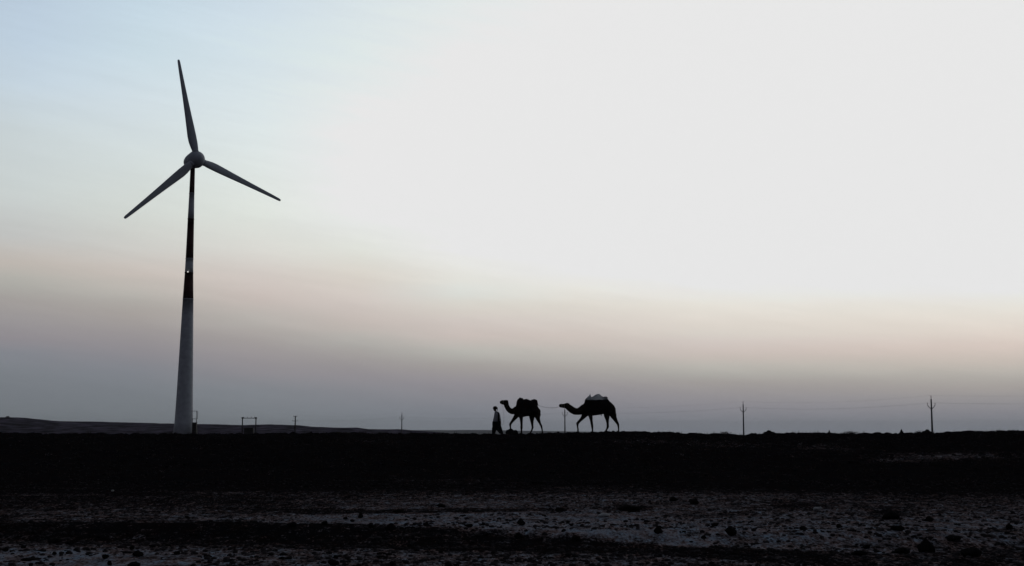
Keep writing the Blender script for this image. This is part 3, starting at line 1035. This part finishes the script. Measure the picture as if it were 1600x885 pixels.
def load2():
    base = f2(640, 260)
    o = Vector((base.x, CD, base.z))
    root = empty('camel_load', o, 'dark saddle pad with a pale peaked sheet bundle on the rear camel', 'camel load')
    bm = bmesh.new()
    prof = [(474, 245), (482, 212), (510, 208), (560, 212), (620, 206), (680, 205), (730, 195), (775, 190), (790, 205), (815, 238), (838, 262)]
    V = []
    for (x, y) in prof:
        top = f2(x, y) - o
        hang = f2(x, min(400, y + 160)) - o
        row = []
        for k in range(13):
            t = (k - 6) / 6
            w = .44 * math.sin(abs(t) * math.pi / 2) ** .8
            z = top.z + (hang.z - top.z) * (1 - math.cos(t * math.pi / 2)) ** 1.1
            row.append(bm.verts.new((top.x + .01 * math.sin(k * 2.1 + x), math.copysign(w, t) if t else 0, z + .006 * math.sin(x * .3 + k))))
        V.append(row)
    for A, B in zip(V[:-1], V[1:]):
        for k in range(12):
            bm.faces.new((A[k], A[k + 1], B[k + 1], B[k]))
    bmesh.ops.solidify(bm, geom=bm.faces[:], thickness=.025)
    finish(bm, 'saddle_pad', M['blanket'], root)
    # pale bundle: profile of peaks across the back, soft folds
    prof = [(488, 214, 4), (500, 196, 10), (515, 182, 16), (530, 168, 22), (545, 146, 22), (551, 140, 18), (560, 176, 22), (575, 184, 18), (595, 172, 22), (620, 152, 28), (645, 141, 34), (668, 140, 36), (690, 152, 32),
            (712, 172, 24), (735, 182, 16), (765, 176, 14), (780, 184, 10), (788, 196, 4)]
    bm = bmesh.new()
    V = []
    for (x, y, h) in prof:
        top = f2(x, y) - o
        zb = (f2(x, 222) - o).z
        wmax = .10 + .18 * (top.z - zb) / .33 + .08
        row = []
        for k in range(17):
            t = (k - 8) / 8
            yv = wmax * math.sin(t * math.pi / 2)
            z = zb + (top.z - zb) * max(0, math.cos(t * math.pi / 2)) ** .8 + .012 * math.sin(x * .21 + k * 1.7)
            row.append(bm.verts.new((top.x, yv, z)))
        V.append(row)
    for A, B in zip(V[:-1], V[1:]):
        for k in range(16):
            bm.faces.new((A[k], A[k + 1], B[k + 1], B[k]))
    for A in (V[0], V[-1]):
        bm.faces.new(A)
    for A, B in zip(V[:-1], V[1:]):
        bm.faces.new((A[0], B[0], B[-1], A[-1]))
    finish(bm, 'sheet_bundle', SHEET, root)
    for pts in ([(490, 208, 4, .05), (515, 205, 14, .18), (545, 206, 12, .2), (575, 210, 6, .1)], [(730, 190, 6, .1), (750, 190, 14, .22), (775, 188, 12, .2), (790, 200, 8, .12)]):
        bm = bmesh.new(); plane_loft(bm, f2, [p + (0,) for p in pts], 14)
        finish(bm, 'roll', M['blanket'], root, True, o)
    for x in (520, 600, 700):
        pts = []
        for k in range(19):
            t = (k - 9) / 9
            top = f2(x, 203) - o; lo = f2(x, 440) - o
            pts.append(Vector((top.x, .455 * math.sin(t * math.pi), (top.z + lo.z) / 2 + (top.z - lo.z + .03) / 2 * math.cos(t * math.pi))))
        bm = bmesh.new(); tube(bm, pts, .013, 6, ref=(1, 0, 0))
        finish(bm, 'girth_strap', M['strap'], root)


load2()


def rope(name, pts, r, label):
    o = pts[0].copy()
    bm = bmesh.new(); tube(bm, [p - o for p in pts], r, 6, ref=(0, 1, 0))
    q = finish(bm, name, M['rope'], loc=o)
    tag(q, label, 'rope')


a, b = f1(895, 297), f2(132, 318)
pts = []
for i in range(25):
    t = i / 24
    q = a.lerp(b, t); q.z -= .10 * 4 * t * (1 - t)
    pts.append(q)
rope('rope', pts, .008, 'slack rope from the load of the front camel to the muzzle of the rear camel')


# ------------------------------------------------------------------ the man
def build_man():
    f = f1
    c = f(320, 700)
    o = Vector((c.x, CD, hz(c.x, CD)))
    root = empty('person', o, 'person in a pale shirt, dark wrapped cloth and turban leading the camels on foot', 'person')
    V = lambda x, y, dy=0.0: f(x, y, dy) - o
    bm = bmesh.new()

    def tb(pts, rad, n=12, ref=(0, 1, 0)):
        tube(bm, [V(*p) for p in pts], rad, n, ref=ref)
    # torso, neck, head; he walks to the left
    tb([(315, 545), (316, 520), (318, 490), (322, 455), (324, 425), (320, 402), (312, 390)], [(.08, .12), (.115, .17), (.105, .15), (.12, .17), (.12, .19), (.09, .16), (.05, .08)], 16)
    tb([(312, 400), (309, 385), (304, 372), (300, 360)], [.07, .055, .052, .055])
    tb([(296, 377), (293, 368), (292, 357), (296, 343), (301, 330), (304, 322)], [(.03, .03), (.06, .05), (.085, .068), (.10, .078), (.088, .07), (.04, .035)], 14)
    tb([(280, 348), (275, 356), (279, 361)], [.008, .017, .010], 8)            # nose
    for s in (-1, 1):
        tb([(300, 345, s * .076), (303, 352, s * .082), (301, 362, s * .074)], [.012, .016, .010], 8)
    # legs
    tb([(314, 530, .09), (300, 575, .09), (287, 612, .09), (277, 650, .09), (271, 685, .09), (270, 698, .09)], [.10, .095, .065, .058, .04, .04])
    tb([(276, 695, .09), (262, 699, .09), (247, 702, .09)], [(.03, .04), (.03, .045), (.014, .035)])
    tb([(318, 530, -.09), (328, 575, -.09), (340, 612, -.09), (364, 648, -.09), (388, 678, -.09), (396, 690, -.09)], [.10, .095, .065, .058, .042, .04])
    tb([(400, 686, -.09), (390, 696, -.09), (374, 703, -.09)], [(.03, .04), (.03, .045), (.014, .035)])
    # arms: the far one swings forward, the near one holds the lead rope behind him
    hand = []
    for s, path in ((1, [(322, 402, .17), (316, 430, .21), (300, 462, .22), (288, 490, .22), (280, 512, .22)]),
                    (-1, [(328, 402, -.17), (344, 432, -.235), (357, 464, -.245), (367, 505, -.245), (374, 535, -.24)])):
        tb(path, [.055, .05, .042, .038, .028])
        x, y, dy = path[-1]
        dx, dz = (path[-1][0] - path[-2][0]), (path[-1][1] - path[-2][1])
        ln = math.hypot(dx, dz); dx /= ln; dz /= ln
        pe = (x + dx * 20, y + dz * 20, dy)
        tb([(x, y, dy), ((x + pe[0]) / 2, (y + pe[1]) / 2, dy), pe], [(.020, .028), (.020, .042), (.016, .040)], 10)
        for k, ln2 in enumerate((.9, 1.05, 1.0, .8)):
            yy = dy + (k - 1.5) * .021
            p0 = pe
            nx, nz = (-dz, dx) if s < 0 else (dz, -dx)      # curl direction
            pts = [(p0[0], p0[1], yy), (p0[0] + dx * 8 * ln2 + nx * 2, p0[1] + dz * 8 * ln2 + nz * 2, yy), (p0[0] + dx * 13 * ln2 + nx * 8, p0[1] + dz * 13 * ln2 + nz * 8, yy), (p0[0] + dx * 11 * ln2 + nx * 14, p0[1] + dz * 11 * ln2 + nz * 14, yy)]
            tb(pts, [.010, .0095, .009, .007], 8)
        th = dy + (.045 if s < 0 else -.045)
        tb([(x + dx * 6, y + dz * 6, th * 1.0), (x + dx * 12 + nx * 5, y + dz * 12 + nz * 5, th + math.copysign(.015, th - dy)), (x + dx * 20 + nx * 9, y + dz * 20 + nz * 9, th)], [.012, .011, .008], 8)
        hand.append((pe[0] + dx * 6 + nx * 7, pe[1] + dz * 6 + nz * 7, dy))
    fused(bm, 'body', M['skin'], .0085, root, 1)
    for s in (-1, 1):
        bm = bmesh.new(); ball(bm, V(281, 346, s * .032), .012, 2); finish(bm, 'eye', M['eye'], root)
    bm = bmesh.new(); tube(bm, [V(279, 366, -.022), V(277, 367, 0), V(279, 366, .022)], .005, 6, ref=(0, 0, 1)); finish(bm, 'mouth', M['turban'], root)
    # turban: wound rolls
    bm = bmesh.new()
    for k in range(6):
        z = 343 - k * 4.6
        rx = (.112, .124, .122, .108, .085, .055)[k]
        n = 24
        pts = [V(300 + .8 * k, z) + Vector((rx * math.cos(2 * math.pi * i / n), rx * .92 * math.sin(2 * math.pi * i / n), .022 * math.sin(2 * math.pi * i / n + k * 1.3) - .012 * math.cos(2 * math.pi * i / n))) for i in range(n + 1)]
        tube(bm, pts, .030, 8, ref=(0, 0, 1))
    ball(bm, V(303, 330), .10, 2, (1, .95, .75))
    tube(bm, [V(325, 345), V(330, 360), V(327, 378)], [.02, .022, .012], 8)
    fused(bm, 'turban', M['turban'], .011, root, 1)

    def garment(name, rings, m, n=28, fold=.012, seed=1, bottom_open=True):
        bm = bmesh.new(); loops = []
        for q, (x, y, a, b_, dy) in enumerate(rings):
            cc = V(x, y, dy)
            lp = []
            for k in range(n):
                t = 2 * math.pi * k / n
                w = 1 + (q / len(rings)) * fold * 6 * math.sin(t * 7 + seed + q * .3) * .5
                lp.append(bm.verts.new(cc + Vector((a * w * math.cos(t), b_ * w * math.sin(t), .01 * math.sin(3 * t + seed)))))
            loops.append(lp)
        for A, B in zip(loops[:-1], loops[1:]):
            for k in range(n):
                bm.faces.new((A[k], A[(k + 1) % n], B[(k + 1) % n], B[k]))
        bmesh.ops.solidify(bm, geom=bm.faces[:], thickness=.008)
        return finish(bm, name, m, root)
    garment('shirt', [(310, 382, .06, .075, 0), (316, 390, .115, .16, 0), (322, 403, .15, .215, 0), (325, 435, .185, .23, 0), (324, 470, .21, .23, 0), (321, 505, .235, .235, 0), (322, 545, .25, .24, 0)], M['shirt'])
    for path in ([(321, 404, .17), (316, 430, .215), (300, 462, .225), (287, 494, .225)], [(329, 404, -.17), (345, 432, -.235), (358, 466, -.245), (368, 515, -.245)]):
        bm = bmesh.new(); tube(bm, [V(*p) for p in path], [.07, .07, .062, .06], 12)
        finish(bm, 'sleeve', M['shirt'], root)
    # wrapped loincloth, one loose leg each, meeting at the waist
    garment('waist_wrap', [(320, 520, .243, .245, 0), (318, 535, .255, .250, 0), (319, 565, .258, .25, 0), (322, 600, .262, .25, 0), (325, 626, .262, .24, 0)], M['cloth'], seed=4)
    garment('trouser_leg', [(302, 580, .17, .13, .09), (292, 610, .17, .12, .09), (284, 645, .135, .11, .09), (278, 680, .10, .09, .09), (274, 696, .085, .08, .09)], M['cloth'], seed=2)
    garment('trouser_leg', [(335, 580, .19, .13, -.09), (347, 610, .19, .12, -.09), (361, 645, .165, .11, -.09), (376, 672, .135, .10, -.09), (386, 690, .105, .08, -.09)], M['cloth'], seed=3)
    # dark shawl thrown over the near shoulder
    bm = bmesh.new()
    path = [(312, 400, -.20, .03), (330, 390, -.20, .05), (341, 398, -.265, .055), (346, 430, -.32, .05), (349, 470, -.33, .05), (350, 520, -.34, .06), (352, 570, -.33, .07), (360, 615, -.31, .075)]
    rows = []
    for i, (x, y, dy, w) in enumerate(path):
        rows.append([bm.verts.new(V(x, y, dy) + Vector((w * (k - 3) / 3, .012 * math.sin(k * 2 + i), 0))) for k in range(7)])
    for A, B in zip(rows[:-1], rows[1:]):
        for k in range(6): bm.faces.new((A[k], A[k + 1], B[k + 1], B[k]))
    bmesh.ops.solidify(bm, geom=bm.faces[:], thickness=.015)
    finish(bm, 'shawl', M['cloth'], root)
    return hand[1]


hx, hy, hdy = build_man()
a, b, c = f1(376, 268, -.02), f1(414, 440, -.1), f1(hx, hy, hdy)
pts = []
ctrl = [f1(380, 270, -.06), f1(398, 300, -.08), f1(411, 360, -.12), f1(417, 440, -.16), f1(417, 510, -.20), f1(408, 556, -.22), f1(392, 566, -.23), f1(hx, hy, hdy)]
for i in range(len(ctrl) - 1):
    for k in range(5):
        t = k / 5
        p0, p1, p2, p3 = ctrl[max(i - 1, 0)], ctrl[i], ctrl[i + 1], ctrl[min(i + 2, len(ctrl) - 1)]
        pts.append(.5 * ((2 * p1) + (p2 - p0) * t + (2 * p0 - 5 * p1 + 4 * p2 - p3) * t * t + (3 * p1 - p0 - 3 * p2 + p3) * t ** 3))
pts.append(ctrl[-1])
rope('lead_rope', pts, .0065, 'thin lead rope hanging between the front camel muzzle and the hand of the person')


# ------------------------------------------------------------------ stones
def stone_mesh(seed, sub=3, pointed=0.0, lump=.0):
    rnd = random.Random(seed)
    bm = bmesh.new()
    g = bmesh.ops.create_icosphere(bm, subdivisions=sub, radius=1.0)
    planes = [(Vector((rnd.gauss(0, 1), rnd.gauss(0, 1), rnd.gauss(0, .8))).normalized(), rnd.uniform(.55, .9)) for _ in range(11)]
    ph = [rnd.uniform(0, 6) for _ in range(6)]
    for v in bm.verts:
        c = v.co.copy()
        for nrm_, d in planes:
            s = c.dot(nrm_)
            if s > d: c -= nrm_ * (s - d) * .9
        c *= 1 + .05 * math.sin(c.x * 9 + ph[0]) * math.sin(c.y * 8 + ph[1]) + .04 * math.sin(c.z * 13 + ph[2] + c.x * 5)
        if pointed:
            k = 1 - pointed * max(0, c.z + .3) / 1.3
            c.x *= k; c.y *= k
        c *= 1 + lump * (math.sin(c.x * 5 + ph[3]) * math.sin(c.z * 4 + ph[4]) + .6 * math.sin(c.x * 11 + ph[5]) * math.sin(c.y * 9 + ph[0]))
        v.co = c
    me = bpy.data.meshes.new('stone'); bm.to_mesh(me); bm.free()
    for p in me.polygons: p.use_smooth = (sub > 2)
    return me


def stone_on_ground(x, y, wpx, hpx, label, pointed=0.0, material='rock', name='stone', group=None, cat='stone', sub=3, seed=None, ridge=False):
    """x, y: foot of the stone in the photograph"""
    d = ray(x, y)
    if ridge:
        Y = RIDGE_Y - .5
    else:
        # march the ray to the ground
        Y = 12.0
        while Y < 80:
            if EYE + d.z / d.y * Y <= hz(d.x / d.y * Y, Y): break
            Y += .04
    X = d.x / d.y * Y
    me = stone_mesh(seed or int(x * 7 + y * 13), sub, pointed, .22 if ridge or name == 'clod' else .10)
    me.materials.append(M[material])
    o = new_obj(name, me)
    w, h = wpx * Y / F / 2, hpx * Y / F
    o.scale = (w * 1.12, w * random.uniform(.75, 1.05), h * (.98 if ridge else .62))
    o.rotation_euler = (0, 0, random.uniform(-.5, .5))
    o.location = (X, Y, hz(X, Y) + h * (.02 if ridge else .38))
    tag(o, label, cat, group)
    return o


ST = [
    (1446, 863, 27, 24, 'biggest dark pointed boulder in the right foreground', .75),
    (1411, 865, 24, 9, 'low black stone lying just left of the biggest pointed boulder', 0),
    (1354, 858, 12, 7, 'small black stone on the dust far left of the biggest boulder', 0),
    (1492, 845, 26, 8, 'long flat dark stone behind and right of the biggest boulder', 0),
    (1515, 870, 34, 13, 'broad low dark rock at the right bottom beside the biggest boulder', 0),
    (1402, 830, 19, 8, 'flat dark stone on the pale dust behind the biggest boulder', 0),
    (1577, 828, 12, 9, 'upright dark stone near the right edge of the field', .3),
    (1254, 828, 13, 6, 'low dark stone on the dust right of the squat round rock', 0),
    (1311, 825, 10, 6, 'little dark stone on the open dust between larger right-hand stones', 0),
    (1342, 868, 24, 8, 'wide low dark clod in the shaded strip at the lower right', 0),
    (1390, 811, 27, 13, 'ragged dark rock heap rising from the dim soil at the right', .25),
    (1452, 815, 12, 8, 'slanted dark stone right of the ragged rock heap', .3),
    (1143, 836, 20, 13, 'squat round dark rock standing alone on the pale dust', .2),
    (1100, 842, 9, 5, 'little dark stone just left of the squat round rock', 0),
    (1117, 823, 13, 7, 'flat dark stone lying behind the squat round rock', 0),
    (1029, 834, 15, 11, 'small pyramid shaped dark stone on the brightest dust strip', .6),
    (1030, 826, 8, 4, 'tiny flat stone perched behind the small pyramid shaped stone', 0),
    (985, 799, 38, 10, 'broad low dark mound of earth behind the white stone', 0),
    (1052, 783, 12, 7, 'dark stone farthest back on the right of the broad mound', 0),
    (1084, 788, 15, 9, 'rounded dark stone right of the broad mound of earth', 0),
    (901, 846, 15, 8, 'dark stone standing on the lip of the black bank', .2),
    (910, 823, 7, 4, 'rightmost pebble of a row of three on the pale dust', 0),
    (893, 822, 6, 4, 'middle pebble of a row of three on the pale dust', 0),
    (887, 818, 8, 4, 'leftmost pebble of a row of three on the pale dust', 0),
    (875, 800, 13, 7, 'dark clod left of the broad mound of earth', 0),
    (814, 821, 14, 11, 'dark cone shaped stone at the middle of the foreground', .6),
    (811, 842, 14, 9, 'dark hump of stone on the bank below the cone shaped stone', .1),
    (759, 837, 8, 5, 'small dark stone on the edge of the black bank', 0),
    (733, 824, 15, 5, 'flat dark clod on the dust left of the cone shaped stone', 0),
    (755, 821, 7, 5, 'small round stone beside the flat dark clod', 0),
    (665, 822, 9, 6, 'small dark stone right of the jagged dark rock', 0),
    (610, 828, 17, 11, 'jagged dark rock at the centre left of the foreground', .35),
    (581, 825, 9, 5, 'small dark stone just left of the jagged dark rock', 0),
    (564, 810, 9, 9, 'upright dark stone on the thin dust at the centre left', .3),
    (550, 816, 8, 4, 'rightmost of two flat pebbles before the upright stone', 0),
    (540, 812, 8, 4, 'leftmost of two flat pebbles before the upright stone', 0),
    (507, 821, 9, 6, 'small rounded stone between the dark hump and the two flat pebbles', 0),
    (457, 823, 15, 7, 'dark hump of stone on the brownish soil at the left', 0),
    (689, 793, 13, 6, 'dark stone farthest back at the centre of the field', 0),
    (622, 801, 18, 5, 'long thin dark clod across the centre left', 0),
    (520, 884, 18, 9, 'dark stone cut by the bottom edge left of centre', 0),
    (525, 873, 9, 5, 'small dark stone just behind the one cut by the bottom edge', 0),
    (612, 884, 13, 6, 'dark stone at the bottom edge nearest the centre', 0),
    (215, 870, 16, 10, 'dark broken rock at the lower left of the pale patch', .2),
    (207, 859, 9, 6, 'dark stone just behind the broken rock at the lower left', 0),
    (277, 867, 10, 6, 'dark stone on the brown soil right of the broken rock', 0),
    (208, 884, 20, 6, 'dark slab at the bottom edge of the lower left', 0),
    (171, 884, 9, 8, 'round dark stone at the bottom edge beside the pale patch', .2),
    (165, 873, 11, 7, 'dark stone on the right rim of the pale dust patch', 0),
    (85, 850, 23, 9, 'wide dark hump behind the pale dust patch at the left', 0),
    (106, 851, 9, 5, 'small dark stone right of the wide hump at the left', 0),
    (85, 867, 7, 5, 'small round pebble in the middle of the pale dust patch', 0),
    (48, 885, 8, 5, 'round dark pebble at the bottom edge far left', 0),
    (37, 857, 9, 5, 'dark stone left of and before the wide hump', 0),
    (8, 862, 9, 5, 'dark stone nearest the left edge', 0),
    (48, 876, 26, 4, 'long thin dark clod across the pale dust patch', 0),
]
for x, y, w, h, lb, pt in ST:
    stone_on_ground(x, y, w, h, lb, pt)
for x, y, w, h, lb in [(944, 808, 16, 6, 'flat white stone shining on the ground behind the dust strip'),
                       (1278, 797, 13, 5, 'pale slanted stone, larger of two on the dim soil at right'),
                       (1309, 798, 5, 3, 'tiny pale stone, smaller of two on the dim soil at right'),
                       (176, 768, 5, 2.5, 'tiny pale stone far back on the black field at left')]:
    stone_on_ground(x, y, w, h, lb, 0, 'pale_rock')
# heap under the raised foot of the front camel, and clods on the crest
for x, y, w, h, lb in [(799, 680.5, 19, 8.6, 'low dark heap of stones under the raised foot of the front camel'),
                       (949, 677.8, 9, 3, 'small flat clod under the hind foot of the rear camel'),
                       (1202, 680, 17, 4.5, 'long dark clod on the crest right of the lone pole'),
                       (1296, 680, 6, 6, 'small pointed clod on the crest left of the twiggy shrub'),
                       (1409, 680, 7, 5.5, 'small knob of earth on the crest left of the tall pole'),
                       (1448, 678.5, 15, 6, 'rounded dark clod at the foot of the tall right pole')]:
    stone_on_ground(x, y, w, h, lb, .45 if w < 8 else .1, ridge=True, name='stone')


# shared small stones, one mesh data per variant
variants = []
for s in range(6):
    me = stone_mesh(900 + s, 2, 0)
    me.materials.append(M['rock']); variants.append(me)
rnd = random.Random(11)
cnt = 0
while cnt < 150:
    x, y = rnd.uniform(5, 1595), 790 + 90 * rnd.random() ** .8
    if any(abs(x - s[0]) < s[2] * .7 + 6 and abs(y - s[1]) < 7 for s in ST): continue
    Y = (EYE) * F / (y - 672.5)
    d = ray(x, y); Y = EYE / -(d.z / d.y); X = d.x / d.y * Y
    o = new_obj('small_stone', rnd.choice(variants))
    w = (1.6 + 5.0 * rnd.random() ** 2.2) * Y / F / 2
    o.scale = (w, w * .9, w * rnd.uniform(.45, .8)); o.rotation_euler = (0, 0, rnd.uniform(0, 6))
    o.location = (X, Y, hz(X, Y) + o.scale[2] * .4)
    tag(o, 'small dark loose stone, a few among many on the dusty foreground', 'stone', 'small loose stones on the dusty foreground')
    cnt += 1


# grit and clods nobody could count
def build_stuff():
    rnd = np.random.RandomState(4)
    t = (1 + 5 ** .5) / 2
    ico = np.array([(-1, t, 0), (1, t, 0), (-1, -t, 0), (1, -t, 0), (0, -1, t), (0, 1, t), (0, -1, -t), (0, 1, -t), (t, 0, -1), (t, 0, 1), (-t, 0, -1), (-t, 0, 1)]) / math.hypot(1, t)
    fi = np.array([(0, 11, 5), (0, 5, 1), (0, 1, 7), (0, 7, 10), (0, 10, 11), (1, 5, 9), (5, 11, 4), (11, 10, 2), (10, 7, 6), (7, 1, 8), (3, 9, 4), (3, 4, 2), (3, 2, 6), (3, 6, 8), (3, 8, 9), (4, 9, 5), (2, 4, 11), (6, 2, 10), (8, 6, 7), (9, 8, 1)])
    for name, n, y0, y1, s0, s1, m, label in (('gravel', 26000, 13.5, 40, .006, .042, 'pebble', 'dark grit and pebbles strewn over the dusty foreground'),
                                             ('soil_clods', 9000, 36, 84, .02, .085, 'rock', 'black clods of earth on the rising field')):
        # more of them near the top of the slope, where they break the skyline
        u = rnd.rand(n)
        Y = y0 + (y1 - y0) * (u if name == 'soil_clods' else u ** 1.3)
        X = (rnd.rand(n) * 2 - 1) * (.44 * Y + 1)
        cl = vnoise(X / 1.6, Y / 1.6, 91)
        keep = cl > .30
        X, Y = X[keep], Y[keep]; n = len(X)
        s = s0 + (s1 - s0) * rnd.rand(n) ** 3
        Z = height(X, Y) + s * .15
        jit = 1 + .45 * (rnd.rand(n, 12) - .5)
        V = ico[None] * jit[..., None] * s[:, None, None] * np.array([1.2, 1.0, .75])
        V = V + np.stack([X, Y, Z], -1)[:, None]
        Fc = (fi[None] + 12 * np.arange(n)[:, None, None]).reshape(-1, 3)
        me = bpy.data.meshes.new(name)
        me.vertices.add(n * 12); me.vertices.foreach_set('co', V.ravel())
        me.loops.add(Fc.size); me.loops.foreach_set('vertex_index', Fc.ravel().astype(np.int32))
        me.polygons.add(len(Fc)); me.polygons.foreach_set('loop_start', np.arange(0, Fc.size, 3, dtype=np.int32))
        me.update(calc_edges=True)
        me.materials.append(M[m])
        o = new_obj(name, me); tag(o, label, name.replace('_', ' '), kind='stuff')
    # short dry grass along the crest and the field
    n = 5200
    Y = np.concatenate([74 + 5 * rnd.rand(n // 2), 38 + 38 * rnd.rand(n // 2)])
    X = (rnd.rand(n) * 2 - 1) * (.44 * Y + 1)
    cl = vnoise(X / 1.1, Y / 1.1, 131); keep = cl > .58
    X, Y = X[keep], Y[keep]
    V, Fc = [], []
    Zs = height(X, Y)
    for x, y, z in zip(X, Y, Zs):
        for b in range(5):
            a = rnd.rand() * 6.28; h = .05 + .13 * rnd.rand(); ln = .05 * (rnd.rand() - .5) * 2
            bx, by = x + .05 * (rnd.rand() - .5), y + .05 * (rnd.rand() - .5)
            i = len(V)
            V += [(bx - .006 * math.cos(a), by - .006 * math.sin(a), z - .01), (bx + .006 * math.cos(a), by + .006 * math.sin(a), z - .01), (bx + ln * math.cos(a), by + ln * math.sin(a), z + h)]
            Fc.append((i, i + 1, i + 2))
    me = bpy.data.meshes.new('dry_grass'); me.from_pydata(V, [], Fc); me.materials.append(M['twig'])
    o = new_obj('dry_grass', me); tag(o, 'short dry grass stubble along the crest of the field', 'grass', kind='stuff')


build_stuff()


# ------------------------------------------------------------------ shrubs on the crest
def shrub(x, y, wpx, hpx, label, dense=1.0, D=None, seed=1):
    rnd = random.Random(seed)
    Y = D or (RIDGE_Y + .3)
    p = P(x, y, Y)
    w, h = wpx * Y / F, hpx * Y / F
    root = empty('shrub', (p.x, Y, hz(p.x, Y) - .02), label, 'shrub')
    h = P(x, y - hpx, Y).z - root.location.z
    bt, bl = bmesh.new(), bmesh.new()
    for i in range(int(46 * dense)):
        a = rnd.uniform(0, 6.28)
        e = rnd.random() ** .6
        bx = rnd.uniform(-.35, .35) * w * .6
        end = Vector((bx + math.cos(a) * e * w * .38, math.sin(a) * e * w * .35, h * rnd.uniform(.55, 1.0) * (1 - .35 * e)))
        mid = Vector((bx, 0, 0)).lerp(end, .5) + Vector((rnd.uniform(-.03, .03), 0, h * .12))
        tube(bt, [Vector((bx, 0, 0)), mid, end], [.008, .005, .002], 4)
        for k in range(5):
            t = rnd.uniform(.35, 1)
            q = mid.lerp(end, t)
            tip = q + Vector((rnd.uniform(-1, 1), rnd.uniform(-1, 1), rnd.uniform(0, 1))) * h * .18
            tube(bt, [q, tip], [.003, .0015], 3)
            if rnd.random() < .75 * dense:
                s = .012 + .02 * rnd.random()
                n1 = Vector((rnd.gauss(0, 1), rnd.gauss(0, 1), rnd.gauss(0, 1))).normalized()
                n2 = n1.orthogonal().normalized()
                vs = [bl.verts.new(tip + n1 * s), bl.verts.new(tip + n2 * s * .5), bl.verts.new(tip - n1 * s), bl.verts.new(tip - n2 * s * .5)]
                bl.faces.new(vs)
    finish(bt, 'stem', M['twig'], root, False)
    if len(bl.verts):
        o = finish(bl, 'foliage', M['leaf'], root, False)
        o['kind'] = 'stuff'


shrub(1133, 681, 20, 7, 'sparse twiggy bush on the crest left of the lone pole', .9, seed=3)
shrub(1329, 680, 30, 6.5, 'widest dry twiggy shrub on the crest between two right-hand poles', 1.2, seed=5)
shrub(1437, 679.5, 20, 6.5, 'dry twiggy shrub left of the tall right-hand pole', 1.1, seed=8)
shrub(530, 680, 26, 5, 'low dark scrub on the crest below the bump of the hills', 1.6, seed=11)
shrub(545, 680, 16, 4, 'small scrub touching the low dark scrub on its right', 1.5, seed=12)
shrub(652, 681, 14, 3.0, 'tiny scrub on the crest right of the thin pole', 1.4, seed=14)


def hill_bush():
    c = P(12, 653.0, 1000)
    rnd = random.Random(5)
    root = empty('bush', (c.x, 1000, c.z - .6), 'lone dark bush on the hill top at the far left', 'bush')
    bl = bmesh.new()
    for i in range(700):
        d = Vector((rnd.gauss(0, 1), rnd.gauss(0, 1), abs(rnd.gauss(0, 1)))).normalized() * rnd.random() ** .4
        q = Vector((d.x * 1.9, d.y * 1.6, .3 + d.z * 1.6))
        s = .16 + .12 * rnd.random()
        n1 = Vector((rnd.gauss(0, 1), rnd.gauss(0, 1), rnd.gauss(0, 1))).normalized(); n2 = n1.orthogonal().normalized()
        bl.faces.new([bl.verts.new(q + n1 * s), bl.verts.new(q + n2 * s * .6), bl.verts.new(q - n1 * s), bl.verts.new(q - n2 * s * .6)])
    o = finish(bl, 'foliage', M['leaf'], root, False); o['kind'] = 'stuff'
    bt = bmesh.new()
    for k in range(5):
        a = k * 1.3
        tube(bt, [(0, 0, -.3), (math.cos(a) * .5, math.sin(a) * .4, .7), (math.cos(a) * 1.1, math.sin(a) * .9, 1.3)], [.12, .08, .03], 6)
    finish(bt, 'stem', M['twig'], root, False)


hill_bush()

# ------------------------------------------------------------------ haze
bm = bmesh.new()
box(bm, (-9500, -700, -66), (9500, 12600, 75))
me = bpy.data.meshes.new('haze'); bm.to_mesh(me); bm.free()
hm = bpy.data.materials.new('thin_haze'); hm.use_nodes = True
ht = hm.node_tree; ht.nodes.clear()
pv = ht.nodes.new('ShaderNodeVolumePrincipled')
pv.inputs['Color'].default_value = (.86, .88, .95, 1)
pv.inputs['Density'].default_value = 5e-5
pv.inputs['Anisotropy'].default_value = .2
ho = ht.nodes.new('ShaderNodeOutputMaterial')
ht.links.new(pv.outputs[0], ho.inputs['Volume'])
me.materials.append(hm)
haze = new_obj('haze', me); tag(haze, 'thin pale haze filling the air over the plain', 'haze', kind='stuff')
